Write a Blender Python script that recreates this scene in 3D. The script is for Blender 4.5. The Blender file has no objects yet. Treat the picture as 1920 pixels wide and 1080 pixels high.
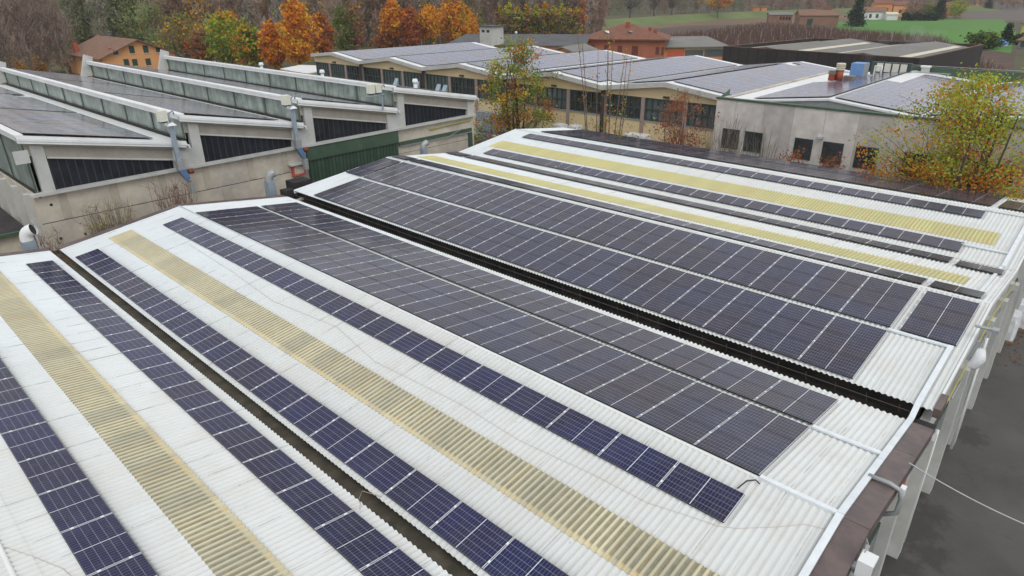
import bpy, math, random
import numpy as np
random.seed(7)
RNG = np.random.default_rng(11)
SC = bpy.context.scene
COL = SC.collection
rad = math.radians

# ------------------------------------------------------------------ camera
CAM = np.array([0.0, -2.4467, 17.0])
YAW, PITCH, ROLL, FPX = rad(46.9039), rad(24.307), rad(-0.58476), 1233.07
_f = np.array([math.sin(YAW)*math.cos(PITCH), math.cos(YAW)*math.cos(PITCH), -math.sin(PITCH)])
_r = np.array([math.cos(YAW), -math.sin(YAW), 0.0])
_u = np.cross(_r, _f)
AXR = _r*math.cos(ROLL) + _u*math.sin(ROLL)
AXU = -_r*math.sin(ROLL) + _u*math.cos(ROLL)
AXF = _f
cam_data = bpy.data.cameras.new('camera')
cam_data.sensor_width = 36.0
cam_data.lens = FPX/1920*36.0
cam_data.clip_start = 0.1
cam_data.clip_end = 6000
cam = bpy.data.objects.new('camera', cam_data)
COL.objects.link(cam)
from mathutils import Matrix, Vector
M4 = Matrix(((AXR[0], AXU[0], -AXF[0], CAM[0]), (AXR[1], AXU[1], -AXF[1], CAM[1]),
             (AXR[2], AXU[2], -AXF[2], CAM[2]), (0, 0, 0, 1)))
cam.matrix_world = M4
SC.camera = cam

# ------------------------------------------------------------------ sky, sun, exposure
SUN_EL, SUN_AZ = rad(52), rad(215)          # azimuth measured from +Y towards +X
world = bpy.data.worlds.new('World')
SC.world = world
world.use_nodes = True
wn, wl = world.node_tree.nodes, world.node_tree.links
bg = wn['Background']
sky = wn.new('ShaderNodeTexSky')
sky.sky_type = 'NISHITA'
sky.sun_disc = False
sky.sun_elevation = SUN_EL
sky.sun_rotation = SUN_AZ
sky.air_density = 1.0
sky.dust_density = 6.0
sky.ozone_density = 1.0
hs = wn.new('ShaderNodeHueSaturation')
hs.inputs['Saturation'].default_value = 0.18      # thick cloud: nearly white light
wl.new(sky.outputs[0], hs.inputs['Color'])
ctc = wn.new('ShaderNodeTexCoord'); cno = wn.new('ShaderNodeTexNoise')       # a broken layer of cloud over it
cno.inputs['Scale'].default_value = 2.2; cno.inputs['Detail'].default_value = 5.0
wl.new(ctc.outputs['Generated'], cno.inputs['Vector'])
crp = wn.new('ShaderNodeValToRGB'); crp.color_ramp.elements[0].position = 0.25; crp.color_ramp.elements[1].position = 0.75
crp.color_ramp.elements[0].color = (0.62, 0.64, 0.69, 1); crp.color_ramp.elements[1].color = (1.0, 1.0, 1.0, 1)
wl.new(cno.outputs[0], crp.inputs[0])
cv = wn.new('ShaderNodeVectorMath'); cv.operation = 'SCALE'; cv.inputs['Scale'].default_value = 7.9
wl.new(crp.outputs[0], cv.inputs[0])
cmx = wn.new('ShaderNodeMix'); cmx.data_type = 'RGBA'; cmx.inputs[0].default_value = 0.8
wl.new(hs.outputs[0], cmx.inputs[6]); wl.new(cv.outputs[0], cmx.inputs[7])
wl.new(cmx.outputs[2], bg.inputs['Color'])
bg.inputs['Strength'].default_value = 0.12
sl = bpy.data.lights.new('sun', 'SUN')
sl.energy = 0.7
sl.angle = rad(28)
sl.color = (1.0, 0.98, 0.95)
so = bpy.data.objects.new('sun', sl)
COL.objects.link(so)
sd = Vector((math.sin(SUN_AZ)*math.cos(SUN_EL), math.cos(SUN_AZ)*math.cos(SUN_EL), math.sin(SUN_EL)))
so.rotation_euler = sd.to_track_quat('Z', 'Y').to_euler()
SC.view_settings.view_transform = 'Standard'
SC.view_settings.look = 'None'
SC.view_settings.exposure = 0.3
SC.view_settings.gamma = 1.0

# ------------------------------------------------------------------ picking points on known planes
def ray(px, py):
    return AXF + AXR*(px-960)/FPX - AXU*(py-540)/FPX
def at(px, py, z=0.0):
    v = ray(px, py); return CAM + v*((z-CAM[2])/v[2])
def aty(px, py, y):
    v = ray(px, py); return CAM + v*((y-CAM[1])/v[1])
def atx(px, py, x):
    v = ray(px, py); return CAM + v*((x-CAM[0])/v[0])
def depth(p):
    return float((np.asarray(p)-CAM) @ AXF)
def height_for(base, px, py):
    """z at which a vertical through base reaches picture row py"""
    lo, hi = -5.0, 80.0
    for _ in range(40):
        m = (lo+hi)/2
        d = np.array([base[0], base[1], m])-CAM
        y = 540-FPX*(d@AXU)/(d@AXF)
        if y > py: lo = m
        else: hi = m
    return lo

# ------------------------------------------------------------------ materials
MATS = {}
def nd(m, t, **kw):
    n = m.node_tree.nodes.new(t)
    for k, v in kw.items():
        if k in n.inputs: n.inputs[k].default_value = v
        else: setattr(n, k, v)
    return n
def lk(m, a, b): m.node_tree.links.new(a, b)
def ramp(m, fac, stops):
    r = m.node_tree.nodes.new('ShaderNodeValToRGB')
    el = r.color_ramp.elements
    while len(el) < len(stops): el.new(0.5)
    for e, (p, c) in zip(el, stops):
        e.position = p; e.color = (c[0], c[1], c[2], 1) if not isinstance(c, float) else (c, c, c, 1)
    lk(m, fac, r.inputs[0]); return r
def mix(m, fac, a, b, mode='MIX'):
    n = m.node_tree.nodes.new('ShaderNodeMix'); n.data_type = 'RGBA'; n.blend_type = mode
    for s, v in ((n.inputs[0], fac), (n.inputs[6], a), (n.inputs[7], b)):
        if hasattr(v, 'links'): lk(m, v, s)
        elif isinstance(v, (tuple, list)): s.default_value = (*v[:3], 1)
        else: s.default_value = v
    return n.outputs[2]
def mat(name, col, rough=0.7, var=0.25, scale=1.5, metal=0.0, bump=0.0, bscale=20, spec=0.35, dirt=None, dscale=0.5, damt=0.5, stretch=None, dr=(0.45, 0.68)):
    """plain surface: base colour, two-scale mottling, optional dirt patches and bump"""
    if name in MATS: return MATS[name]
    m = bpy.data.materials.new(name); m.use_nodes = True
    b = m.node_tree.nodes['Principled BSDF']
    b.inputs['Roughness'].default_value = rough
    b.inputs['Metallic'].default_value = metal
    b.inputs['Specular IOR Level'].default_value = spec
    tc = nd(m, 'ShaderNodeTexCoord')
    co = tc.outputs['Object']
    if stretch:
        mp = nd(m, 'ShaderNodeMapping'); mp.inputs['Scale'].default_value = stretch
        lk(m, co, mp.inputs['Vector']); co = mp.outputs[0]
    n = nd(m, 'ShaderNodeTexNoise', Scale=scale, Detail=6.0, Roughness=0.62)
    lk(m, co, n.inputs['Vector'])
    lo = tuple(c*(1-var) for c in col); hi = tuple(min(1, c*(1+var)) for c in col)
    c = ramp(m, n.outputs[0], [(0.3, lo), (0.7, hi)]).outputs[0]
    if dirt:
        n2 = nd(m, 'ShaderNodeTexNoise', Scale=dscale, Detail=8.0, Roughness=0.7)
        lk(m, co, n2.inputs['Vector'])
        f = ramp(m, n2.outputs[0], [(dr[0], 0.0), (dr[1], damt)]).outputs[0]
        c = mix(m, f, c, dirt)
    lk(m, c, b.inputs['Base Color'])
    if bump:
        n3 = nd(m, 'ShaderNodeTexNoise', Scale=bscale, Detail=4.0)
        lk(m, co, n3.inputs['Vector'])
        bp = nd(m, 'ShaderNodeBump', Strength=bump, Distance=0.05)
        lk(m, n3.outputs[0], bp.inputs['Height']); lk(m, bp.outputs[0], b.inputs['Normal'])
    MATS[name] = m; return m

def mat_roof():
    """white painted fibre cement: sheet laps every 0.92 m with grime, warm dirt, black specks"""
    m = bpy.data.materials.new('white_fibre_cement'); m.use_nodes = True
    b = m.node_tree.nodes['Principled BSDF']; b.inputs['Roughness'].default_value = 0.55
    b.inputs['Specular IOR Level'].default_value = 0.3
    tc = nd(m, 'ShaderNodeTexCoord'); sep = nd(m, 'ShaderNodeSeparateXYZ'); lk(m, tc.outputs['Object'], sep.inputs[0])
    n1 = nd(m, 'ShaderNodeTexNoise', Scale=0.35, Detail=6.0, Roughness=0.6); lk(m, tc.outputs['Object'], n1.inputs['Vector'])
    c = ramp(m, n1.outputs[0], [(0.3, (0.70, 0.745, 0.76)), (0.7, (0.77, 0.825, 0.85))]).outputs[0]
    mp = nd(m, 'ShaderNodeMapping'); mp.inputs['Scale'].default_value = (0.6, 6, 1); lk(m, tc.outputs['Object'], mp.inputs['Vector'])
    n2 = nd(m, 'ShaderNodeTexNoise', Scale=1.0, Detail=8.0, Roughness=0.75); lk(m, mp.outputs[0], n2.inputs['Vector'])
    f = ramp(m, n2.outputs[0], [(0.52, 0.0), (0.78, 0.25)]).outputs[0]
    c = mix(m, f, c, (0.52, 0.50, 0.45))
    # warm dirt towards the weathered yard end
    mr = nd(m, 'ShaderNodeMapRange'); mr.inputs[1].default_value = 9; mr.inputs[2].default_value = -1
    lk(m, sep.outputs[1], mr.inputs[0])
    n5 = nd(m, 'ShaderNodeTexNoise', Scale=1.3, Detail=7.0); lk(m, tc.outputs['Object'], n5.inputs['Vector'])
    mm = nd(m, 'ShaderNodeMath', operation='MULTIPLY'); lk(m, mr.outputs[0], mm.inputs[0]); lk(m, n5.outputs[0], mm.inputs[1])
    mm2 = nd(m, 'ShaderNodeMath', operation='MULTIPLY'); lk(m, mm.outputs[0], mm2.inputs[0]); mm2.inputs[1].default_value = 0.42
    c = mix(m, mm2.outputs[0], c, (0.62, 0.55, 0.42))
    # laps
    dv = nd(m, 'ShaderNodeMath', operation='DIVIDE'); lk(m, sep.outputs[1], dv.inputs[0]); dv.inputs[1].default_value = 0.885
    fr = nd(m, 'ShaderNodeMath', operation='FRACT'); lk(m, dv.outputs[0], fr.inputs[0])
    lt = ramp(m, fr.outputs[0], [(0.0, 1.0), (0.035, 0.0)]).outputs[0]
    mp3 = nd(m, 'ShaderNodeMapping'); mp3.inputs['Scale'].default_value = (0.5, 1.13, 0); lk(m, tc.outputs['Object'], mp3.inputs['Vector'])
    n3 = nd(m, 'ShaderNodeTexNoise', Scale=1.1, Detail=6.0, Roughness=0.7); lk(m, mp3.outputs[0], n3.inputs['Vector'])
    f3 = ramp(m, n3.outputs[0], [(0.47, 0.0), (0.62, 0.8)]).outputs[0]
    mu = nd(m, 'ShaderNodeMath', operation='MULTIPLY'); lk(m, lt, mu.inputs[0]); lk(m, f3, mu.inputs[1])
    c = mix(m, mu.outputs[0], c, (0.16, 0.15, 0.14))
    # specks: screw heads, lichen
    st = nd(m, 'ShaderNodeTexNoise', Scale=0.9, Detail=9.0, Roughness=0.75); lk(m, tc.outputs['Object'], st.inputs['Vector'])     # lichen and soot patches
    c = mix(m, ramp(m, st.outputs[0], [(0.58, 0.0), (0.76, 0.32)]).outputs[0], c, (0.42, 0.40, 0.36))
    v = nd(m, 'ShaderNodeTexVoronoi', Scale=2.6); lk(m, tc.outputs['Object'], v.inputs['Vector'])
    sp = ramp(m, v.outputs['Distance'], [(0.03, 0.6), (0.055, 0.0)]).outputs[0]
    c = mix(m, sp, c, (0.2, 0.17, 0.14))
    lk(m, c, b.inputs['Base Color'])
    return m

def mat_skylight(name, c1, c2, valley, edge):
    """weathered ribbed fibreglass; uv: u along the strip in metres, v 0 (lower edge) to 1"""
    m = bpy.data.materials.new(name); m.use_nodes = True
    b = m.node_tree.nodes['Principled BSDF']; b.inputs['Roughness'].default_value = 0.45
    uv = nd(m, 'ShaderNodeUVMap'); sep = nd(m, 'ShaderNodeSeparateXYZ'); lk(m, uv.outputs[0], sep.inputs[0])
    tc = nd(m, 'ShaderNodeTexCoord')
    # each 0.885 m sheet has its own tone
    dv = nd(m, 'ShaderNodeMath', operation='DIVIDE'); lk(m, sep.outputs[0], dv.inputs[0]); dv.inputs[1].default_value = 0.885
    fl = nd(m, 'ShaderNodeMath', operation='FLOOR'); lk(m, dv.outputs[0], fl.inputs[0])
    wn_ = nd(m, 'ShaderNodeTexWhiteNoise'); wn_.noise_dimensions = '1D'; lk(m, fl.outputs[0], wn_.inputs['W'])
    c = mix(m, wn_.outputs['Value'], c1, c2)
    # rib tone
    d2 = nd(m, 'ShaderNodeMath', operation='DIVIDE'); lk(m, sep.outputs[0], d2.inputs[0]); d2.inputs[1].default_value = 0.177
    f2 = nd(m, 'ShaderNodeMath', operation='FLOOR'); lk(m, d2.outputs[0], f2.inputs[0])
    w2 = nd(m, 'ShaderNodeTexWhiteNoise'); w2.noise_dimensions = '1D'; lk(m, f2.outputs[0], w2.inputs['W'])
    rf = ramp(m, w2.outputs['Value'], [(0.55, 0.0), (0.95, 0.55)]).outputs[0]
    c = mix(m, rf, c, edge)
    # valley colour laid along each rib valley (rib phase), broken by noise
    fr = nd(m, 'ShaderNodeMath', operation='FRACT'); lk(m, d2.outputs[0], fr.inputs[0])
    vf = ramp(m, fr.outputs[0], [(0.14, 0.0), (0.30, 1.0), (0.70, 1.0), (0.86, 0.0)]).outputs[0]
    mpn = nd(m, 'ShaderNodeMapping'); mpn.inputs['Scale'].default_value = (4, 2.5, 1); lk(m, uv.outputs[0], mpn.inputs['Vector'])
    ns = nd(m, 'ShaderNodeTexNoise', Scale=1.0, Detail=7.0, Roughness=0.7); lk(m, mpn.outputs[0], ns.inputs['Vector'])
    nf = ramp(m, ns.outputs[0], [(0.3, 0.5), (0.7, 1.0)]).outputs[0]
    # little valley colour at the lapped lower edge
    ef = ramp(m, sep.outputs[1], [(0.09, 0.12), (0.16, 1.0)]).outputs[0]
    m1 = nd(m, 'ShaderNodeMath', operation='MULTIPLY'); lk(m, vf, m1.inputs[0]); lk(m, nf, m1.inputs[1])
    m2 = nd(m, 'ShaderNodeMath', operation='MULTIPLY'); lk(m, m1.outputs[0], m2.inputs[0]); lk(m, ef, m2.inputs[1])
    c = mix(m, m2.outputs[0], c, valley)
    e2 = ramp(m, sep.outputs[1], [(0.09, 0.7), (0.15, 0.0)]).outputs[0]
    er = nd(m, 'ShaderNodeMath', operation='MULTIPLY'); lk(m, e2, er.inputs[0]); lk(m, w2.outputs['Value'], er.inputs[1])
    c = mix(m, er.outputs[0], c, edge)
    bl = nd(m, 'ShaderNodeTexNoise', Scale=0.9, Detail=6.0, Roughness=0.65); lk(m, tc.outputs['Object'], bl.inputs['Vector'])
    c = mix(m, ramp(m, bl.outputs[0], [(0.45, 0.0), (0.75, 0.22)]).outputs[0], c, valley)
    lk(m, c, b.inputs['Base Color'])
    return m

def mat_cells(name, ncol, nrow, base, spec=0.30, lines=1.0):
    """photovoltaic laminate; uv 0..1 over the panel. silver short edges and centre bar, fine cell grid"""
    m = bpy.data.materials.new(name); m.use_nodes = True
    b = m.node_tree.nodes['Principled BSDF']
    b.inputs['Roughness'].default_value = 0.13
    b.inputs['Specular IOR Level'].default_value = spec
    uv = nd(m, 'ShaderNodeUVMap'); sep = nd(m, 'ShaderNodeSeparateXYZ'); lk(m, uv.outputs[0], sep.inputs[0])
    oi = nd(m, 'ShaderNodeObjectInfo')
    def line(src, n, w):
        k = nd(m, 'ShaderNodeMath', operation='MULTIPLY'); lk(m, src, k.inputs[0]); k.inputs[1].default_value = n
        f = nd(m, 'ShaderNodeMath', operation='FRACT'); lk(m, k.outputs[0], f.inputs[0])
        s = nd(m, 'ShaderNodeMath', operation='SUBTRACT'); lk(m, f.outputs[0], s.inputs[0]); s.inputs[1].default_value = 0.5
        a = nd(m, 'ShaderNodeMath', operation='ABSOLUTE'); lk(m, s.outputs[0], a.inputs[0])
        g = nd(m, 'ShaderNodeMath', operation='GREATER_THAN'); lk(m, a.outputs[0], g.inputs[0]); g.inputs[1].default_value = 0.5-w/2
        return g.outputs[0]
    tc = nd(m, 'ShaderNodeTexCoord')
    ad = nd(m, 'ShaderNodeVectorMath', operation='ADD'); lk(m, tc.outputs['Object'], ad.inputs[0]); lk(m, oi.outputs['Location'], ad.inputs[1])
    n = nd(m, 'ShaderNodeTexNoise', Scale=0.45, Detail=3.0); lk(m, ad.outputs[0], n.inputs['Vector'])
    c0 = mix(m, oi.outputs['Random'], base, (base[0]*1.35+0.002, base[1]*1.25, base[2]*0.92))
    nf = ramp(m, n.outputs[0], [(0.38, 0.0), (0.66, 1.0)]).outputs[0]
    c = mix(m, nf, c0, (base[0]*1.1, base[1]*1.5, base[2]*1.7))
    ds = nd(m, 'ShaderNodeTexNoise', Scale=2.3, Detail=8.0, Roughness=0.7); lk(m, ad.outputs[0], ds.inputs['Vector'])   # dust film
    c = mix(m, ramp(m, ds.outputs[0], [(0.45, 0.0), (0.8, 0.10)]).outputs[0], c, (0.30, 0.28, 0.27))
    c = mix(m, line(sep.outputs[0], nrow, 0.075), c, (0.17*lines, 0.17*lines, 0.225*lines))
    c = mix(m, line(sep.outputs[1], ncol, 0.045), c, (0.24*lines, 0.25*lines, 0.31*lines))
    # centre bar and short edges
    s = nd(m, 'ShaderNodeMath', operation='SUBTRACT'); lk(m, sep.outputs[0], s.inputs[0]); s.inputs[1].default_value = 0.5
    a = nd(m, 'ShaderNodeMath', operation='ABSOLUTE'); lk(m, s.outputs[0], a.inputs[0])
    l1 = nd(m, 'ShaderNodeMath', operation='LESS_THAN'); lk(m, a.outputs[0], l1.inputs[0]); l1.inputs[1].default_value = 0.0062
    c = mix(m, l1.outputs[0], c, (0.62, 0.63, 0.66))
    lk(m, c, b.inputs['Base Color'])
    nr = nd(m, 'ShaderNodeTexNoise', Scale=1.7, Detail=5.0); lk(m, tc.outputs['Object'], nr.inputs['Vector'])
    rr = ramp(m, nr.outputs[0], [(0.3, 0.10), (0.7, 0.22)]).outputs[0]
    lk(m, rr, b.inputs['Roughness'])
    return m

def mat_leaf(name, col, var=0.35):
    if name in MATS: return MATS[name]
    m = bpy.data.materials.new(name); m.use_nodes = True
    t = m.node_tree; t.nodes.remove(t.nodes['Principled BSDF'])
    out = t.nodes['Material Output']
    tc = nd(m, 'ShaderNodeTexCoord')
    n = nd(m, 'ShaderNodeTexNoise', Scale=1.1, Detail=4.0); lk(m, tc.outputs['Object'], n.inputs['Vector'])
    c = ramp(m, n.outputs[0], [(0.3, tuple(k*(1-var) for k in col)), (0.72, tuple(min(1, k*(1+var)) for k in col))]).outputs[0]
    d = nd(m, 'ShaderNodeBsdfDiffuse'); tr = nd(m, 'ShaderNodeBsdfTranslucent'); mx = nd(m, 'ShaderNodeMixShader')
    lk(m, c, d.inputs[0]); lk(m, c, tr.inputs[0]); mx.inputs[0].default_value = 0.45
    lk(m, d.outputs[0], mx.inputs[1]); lk(m, tr.outputs[0], mx.inputs[2]); lk(m, mx.outputs[0], out.inputs[0])
    MATS[name] = m; return m

def mat_stripes(name, c1, c2, period, width, axis=0, rough=0.6, var=0.15, spec=0.3):
    """panelled cladding with joints/ribs along one object axis"""
    if name in MATS: return MATS[name]
    m = bpy.data.materials.new(name); m.use_nodes = True
    b = m.node_tree.nodes['Principled BSDF']; b.inputs['Roughness'].default_value = rough
    b.inputs['Specular IOR Level'].default_value = spec
    tc = nd(m, 'ShaderNodeTexCoord'); sep = nd(m, 'ShaderNodeSeparateXYZ'); lk(m, tc.outputs['Object'], sep.inputs[0])
    dv = nd(m, 'ShaderNodeMath', operation='DIVIDE'); lk(m, sep.outputs[axis], dv.inputs[0]); dv.inputs[1].default_value = period
    fr = nd(m, 'ShaderNodeMath', operation='FRACT'); lk(m, dv.outputs[0], fr.inputs[0])
    f = ramp(m, fr.outputs[0], [(0.0, 1.0), (width, 1.0), (min(width*1.6, 0.99), 0.0)]).outputs[0]
    n = nd(m, 'ShaderNodeTexNoise', Scale=1.3, Detail=6.0); lk(m, tc.outputs['Object'], n.inputs['Vector'])
    cc = ramp(m, n.outputs[0], [(0.3, tuple(k*(1-var) for k in c1)), (0.7, tuple(min(1, k*(1+var)) for k in c1))]).outputs[0]
    fl = nd(m, 'ShaderNodeMath', operation='FLOOR'); lk(m, dv.outputs[0], fl.inputs[0])
    w = nd(m, 'ShaderNodeTexWhiteNoise'); w.noise_dimensions = '1D'; lk(m, fl.outputs[0], w.inputs['W'])
    k = ramp(m, w.outputs['Value'], [(0.0, 0.82), (1.0, 1.12)]).outputs[0]
    cc = mix(m, 1.0, cc, k, 'MULTIPLY')
    c = mix(m, f, cc, c2)
    lk(m, c, b.inputs['Base Color'])
    MATS[name] = m; return m

def add_cracks(m):
    b = m.node_tree.nodes['Principled BSDF']; src = b.inputs['Base Color'].links[0].from_socket
    tc = nd(m, 'ShaderNodeTexCoord'); w = nd(m, 'ShaderNodeTexNoise', Scale=0.8, Detail=5.0); lk(m, tc.outputs['Object'], w.inputs['Vector'])
    mx = nd(m, 'ShaderNodeMix'); mx.data_type = 'VECTOR'; mx.inputs[0].default_value = 0.12
    lk(m, tc.outputs['Object'], mx.inputs[4]); 
    sc = nd(m, 'ShaderNodeVectorMath', operation='SCALE'); sc.inputs['Scale'].default_value = 14; lk(m, w.outputs['Color'], sc.inputs[0])
    ad = nd(m, 'ShaderNodeVectorMath', operation='ADD'); lk(m, tc.outputs['Object'], ad.inputs[0]); lk(m, sc.outputs[0], mx.inputs[5])
    v = nd(m, 'ShaderNodeTexVoronoi', Scale=0.22); v.feature = 'DISTANCE_TO_EDGE'; lk(m, mx.outputs[1], v.inputs['Vector'])
    f = ramp(m, v.outputs['Distance'], [(0.002, 0.35), (0.006, 0.0)]).outputs[0]
    c = mix(m, f, src, (0.02, 0.018, 0.016))
    # damp oil stains with ragged soft edges
    n2 = nd(m, 'ShaderNodeTexNoise', Scale=1.4, Detail=7.0, Roughness=0.65); lk(m, tc.outputs['Object'], n2.inputs['Vector'])
    for px, py_, r_ in ((1700, 975, 1.5), (1672, 1055, 1.2), (1690, 925, .8), (1750, 960, .7), (1738, 1040, .8), (1812, 815, .9)):
        P = at(px, py_, 0)
        di = nd(m, 'ShaderNodeVectorMath', operation='DISTANCE'); lk(m, tc.outputs['Object'], di.inputs[0]); di.inputs[1].default_value = (P[0], P[1], 0)
        q = nd(m, 'ShaderNodeMath', operation='DIVIDE'); lk(m, di.outputs['Value'], q.inputs[0]); q.inputs[1].default_value = r_
        sm_ = nd(m, 'ShaderNodeMath', operation='MULTIPLY_ADD'); lk(m, n2.outputs[0], sm_.inputs[0]); sm_.inputs[1].default_value = 2.6; lk(m, q.outputs[0], sm_.inputs[2])
        c = mix(m, ramp(m, sm_.outputs[0], [(0.0, 0.0), (1.0, 0.0)]).outputs[0], c, (0.03, 0.028, 0.025)) if False else c
        mr = nd(m, 'ShaderNodeMapRange'); mr.interpolation_type = 'SMOOTHSTEP'; mr.inputs[1].default_value = 2.25; mr.inputs[2].default_value = 1.75; mr.inputs[3].default_value = 0.0; mr.inputs[4].default_value = 0.72
        lk(m, sm_.outputs[0], mr.inputs[0]); c = mix(m, mr.outputs[0], c, (0.028, 0.026, 0.023))
    f2 = nd(m, 'ShaderNodeTexNoise', Scale=28.0, Detail=3.0); lk(m, tc.outputs['Object'], f2.inputs['Vector'])
    c = mix(m, ramp(m, f2.outputs[0], [(0.45, 0.0), (0.62, 0.3)]).outputs[0], c, (0.10, 0.095, 0.088))
    lk(m, c, b.inputs['Base Color'])
ROOF = mat_roof()
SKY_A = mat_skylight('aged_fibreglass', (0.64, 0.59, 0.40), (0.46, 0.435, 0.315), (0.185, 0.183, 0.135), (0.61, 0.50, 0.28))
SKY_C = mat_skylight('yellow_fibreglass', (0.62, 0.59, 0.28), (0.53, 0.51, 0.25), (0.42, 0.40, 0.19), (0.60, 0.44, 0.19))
CELL = mat_cells('photovoltaic_cells', 6, 20, (0.009, 0.0095, 0.041))
CELL2 = mat_cells('photovoltaic_cells_grey', 6, 20, (0.025, 0.0215, 0.040))
CELL_SAW = mat_cells('photovoltaic_cells_sheen', 1, 3, (0.165, 0.148, 0.17), 0.5, 1.6)  # base colour lightened to stand in for sky reflection on the sawtooth panels
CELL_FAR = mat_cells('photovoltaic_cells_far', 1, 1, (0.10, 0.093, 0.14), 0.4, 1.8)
ALU = mat('aluminium', (0.62, 0.64, 0.67), 0.4, 0.08, 5, 0.6)
DARKFRAME = mat('black_anodised', (0.02, 0.02, 0.022), 0.45, 0.2, 5)
GALV = mat('white_galvanised_tray', (0.72, 0.77, 0.80), 0.45, 0.08, 3, 0.1)
GUTTER = mat('black_gutter', (0.022, 0.02, 0.02), 0.6, 0.4, 1.5, dirt=(0.07, 0.055, 0.04), dscale=0.9)
GUTTER2 = mat('mossy_gutter', (0.085, 0.075, 0.055), 0.8, 0.35, 2, dirt=(0.03, 0.028, 0.02), dscale=1.4, damt=0.8)
BROWN = mat('brown_flashing', (0.115, 0.088, 0.085), 0.42, 0.22, 1.2, spec=0.5, dirt=(0.2, 0.15, 0.12), dscale=1.2, damt=0.4)
WHITE = mat('white_metal', (0.74, 0.76, 0.76), 0.45, 0.06, 1.0, dirt=(0.55, 0.55, 0.52), dscale=0.6, damt=0.35)
CONC = mat('precast_concrete', (0.56, 0.51, 0.425), 0.85, 0.13, 0.9, dirt=(0.27, 0.26, 0.25), dscale=0.35, damt=0.65, bump=0.15)
CONC_B = mat('beige_concrete', (0.34, 0.315, 0.27), 0.85, 0.12, 1.2, dirt=(0.24, 0.22, 0.19), dscale=0.7, damt=0.5)
CONC_G = mat_stripes('grey_concrete_panels', (0.56, 0.53, 0.50), (0.36, 0.34, 0.325), 2.52, 0.012, axis=1, rough=0.85)
PALE = mat('pale_grey_paint', (0.50, 0.51, 0.49), 0.6, 0.08, 1.0, dirt=(0.36, 0.35, 0.32), dscale=0.8, damt=0.5)
GREEN = mat('green_steel', (0.055, 0.098, 0.066), 0.5, 0.2, 1.0, dirt=(0.085, 0.11, 0.07), dscale=0.8, damt=0.6)
GREEN_C = mat_stripes('green_corrugated', (0.045, 0.082, 0.058), (0.020, 0.034, 0.023), 0.32, 0.16, axis=0, rough=0.5)
FRAMEG = mat('green_window_frame', (0.045, 0.07, 0.06), 0.5, 0.15, 3)
GLASSD = mat('dark_glass', (0.03, 0.036, 0.042), 0.06, 0.6, 0.7, spec=0.8, dirt=(0.11, 0.12, 0.12), dscale=0.8, damt=0.6)
GLASSR = mat_stripes('dark_ribbed_glazing', (0.012, 0.014, 0.02), (0.04, 0.045, 0.055), 0.42, 0.10, axis=0, rough=0.3, var=0.5, spec=0.3)
GLASSP = mat('dusty_wired_glass', (0.36, 0.40, 0.375), 0.3, 0.25, 0.35, spec=0.6, dirt=(0.14, 0.17, 0.155), dscale=0.22, damt=0.7)
GLASSB = mat('blue_grey_glass', (0.10, 0.125, 0.13), 0.18, 0.35, 0.25, spec=0.55)
CREAM = mat('cream_render', (0.74, 0.60, 0.37), 0.8, 0.07, 0.8, dirt=(0.5, 0.40, 0.25), dscale=0.4, damt=0.4)
PINKC = mat('pinkish_column', (0.33, 0.26, 0.235), 0.8, 0.12, 1.0)
DOWNP = mat('dark_downpipe', (0.06, 0.045, 0.04), 0.5, 0.2, 3)
ASPH = mat('asphalt', (0.070, 0.066, 0.060), 0.5, 0.3, 0.35, spec=0.45, dirt=(0.024, 0.022, 0.020), dscale=0.22, damt=0.35, dr=(0.50, 0.70), bump=0.12, bscale=40)
add_cracks(ASPH)
BLACKF = mat('black_felt', (0.03, 0.026, 0.028), 0.9, 0.4, 0.8, dirt=(0.075, 0.07, 0.065), dscale=0.6)
BLUEP = mat('blue_paint', (0.10, 0.18, 0.33), 0.5, 0.12, 2)
LBLUE = mat('light_blue_paint', (0.16, 0.31, 0.58), 0.5, 0.1, 2)
STEELB = mat('blue_grey_steel', (0.30, 0.36, 0.42), 0.5, 0.12, 3, 0.2)
REDB = mat('red_oxide', (0.32, 0.075, 0.04), 0.6, 0.2, 3)
REDP = mat('red_paint', (0.55, 0.10, 0.06), 0.55, 0.15, 3)
GREYM = mat('grey_metal', (0.34, 0.36, 0.37), 0.5, 0.12, 2, 0.3)
OFFW = mat('off_white_plastic', (0.68, 0.68, 0.58), 0.5, 0.08, 2)
YELP = mat('yellow_paint', (0.45, 0.42, 0.09), 0.5, 0.15, 3)
ORANGE = mat('orange_render', (0.62, 0.27, 0.09), 0.85, 0.08, 0.5)
FARMW = mat('apricot_render', (0.66, 0.33, 0.14), 0.85, 0.06, 0.4)
BRICK = mat('brick_red_render', (0.36, 0.13, 0.075), 0.85, 0.1, 0.5)
TILE = mat('clay_tiles', (0.21, 0.115, 0.075), 0.85, 0.3, 1.2, dirt=(0.13, 0.095, 0.07), dscale=0.5)
TILER = mat('red_clay_tiles', (0.19, 0.085, 0.055), 0.85, 0.25, 1.2, dirt=(0.17, 0.09, 0.06), dscale=0.5)
SHUT = mat('dark_green_shutter', (0.02, 0.055, 0.04), 0.6, 0.2, 3)
BROWNSH = mat_stripes('black_brown_cladding', (0.034, 0.029, 0.029), (0.012, 0.010, 0.010), 2.1, 0.06, axis=1, rough=0.6)
BROWNSX = mat_stripes('black_brown_ribs', (0.038, 0.032, 0.032), (0.012, 0.010, 0.010), 0.95, 0.22, axis=0, rough=0.6)
GRAVR = mat('grey_roofing', (0.20, 0.195, 0.18), 0.9, 0.18, 0.4, dirt=(0.12, 0.12, 0.11), dscale=0.2)
DKROOF = mat('dark_roofing', (0.085, 0.09, 0.095), 0.8, 0.25, 0.4)
STRIP = mat('cream_skylight', (0.58, 0.54, 0.42), 0.5, 0.1, 1)
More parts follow.
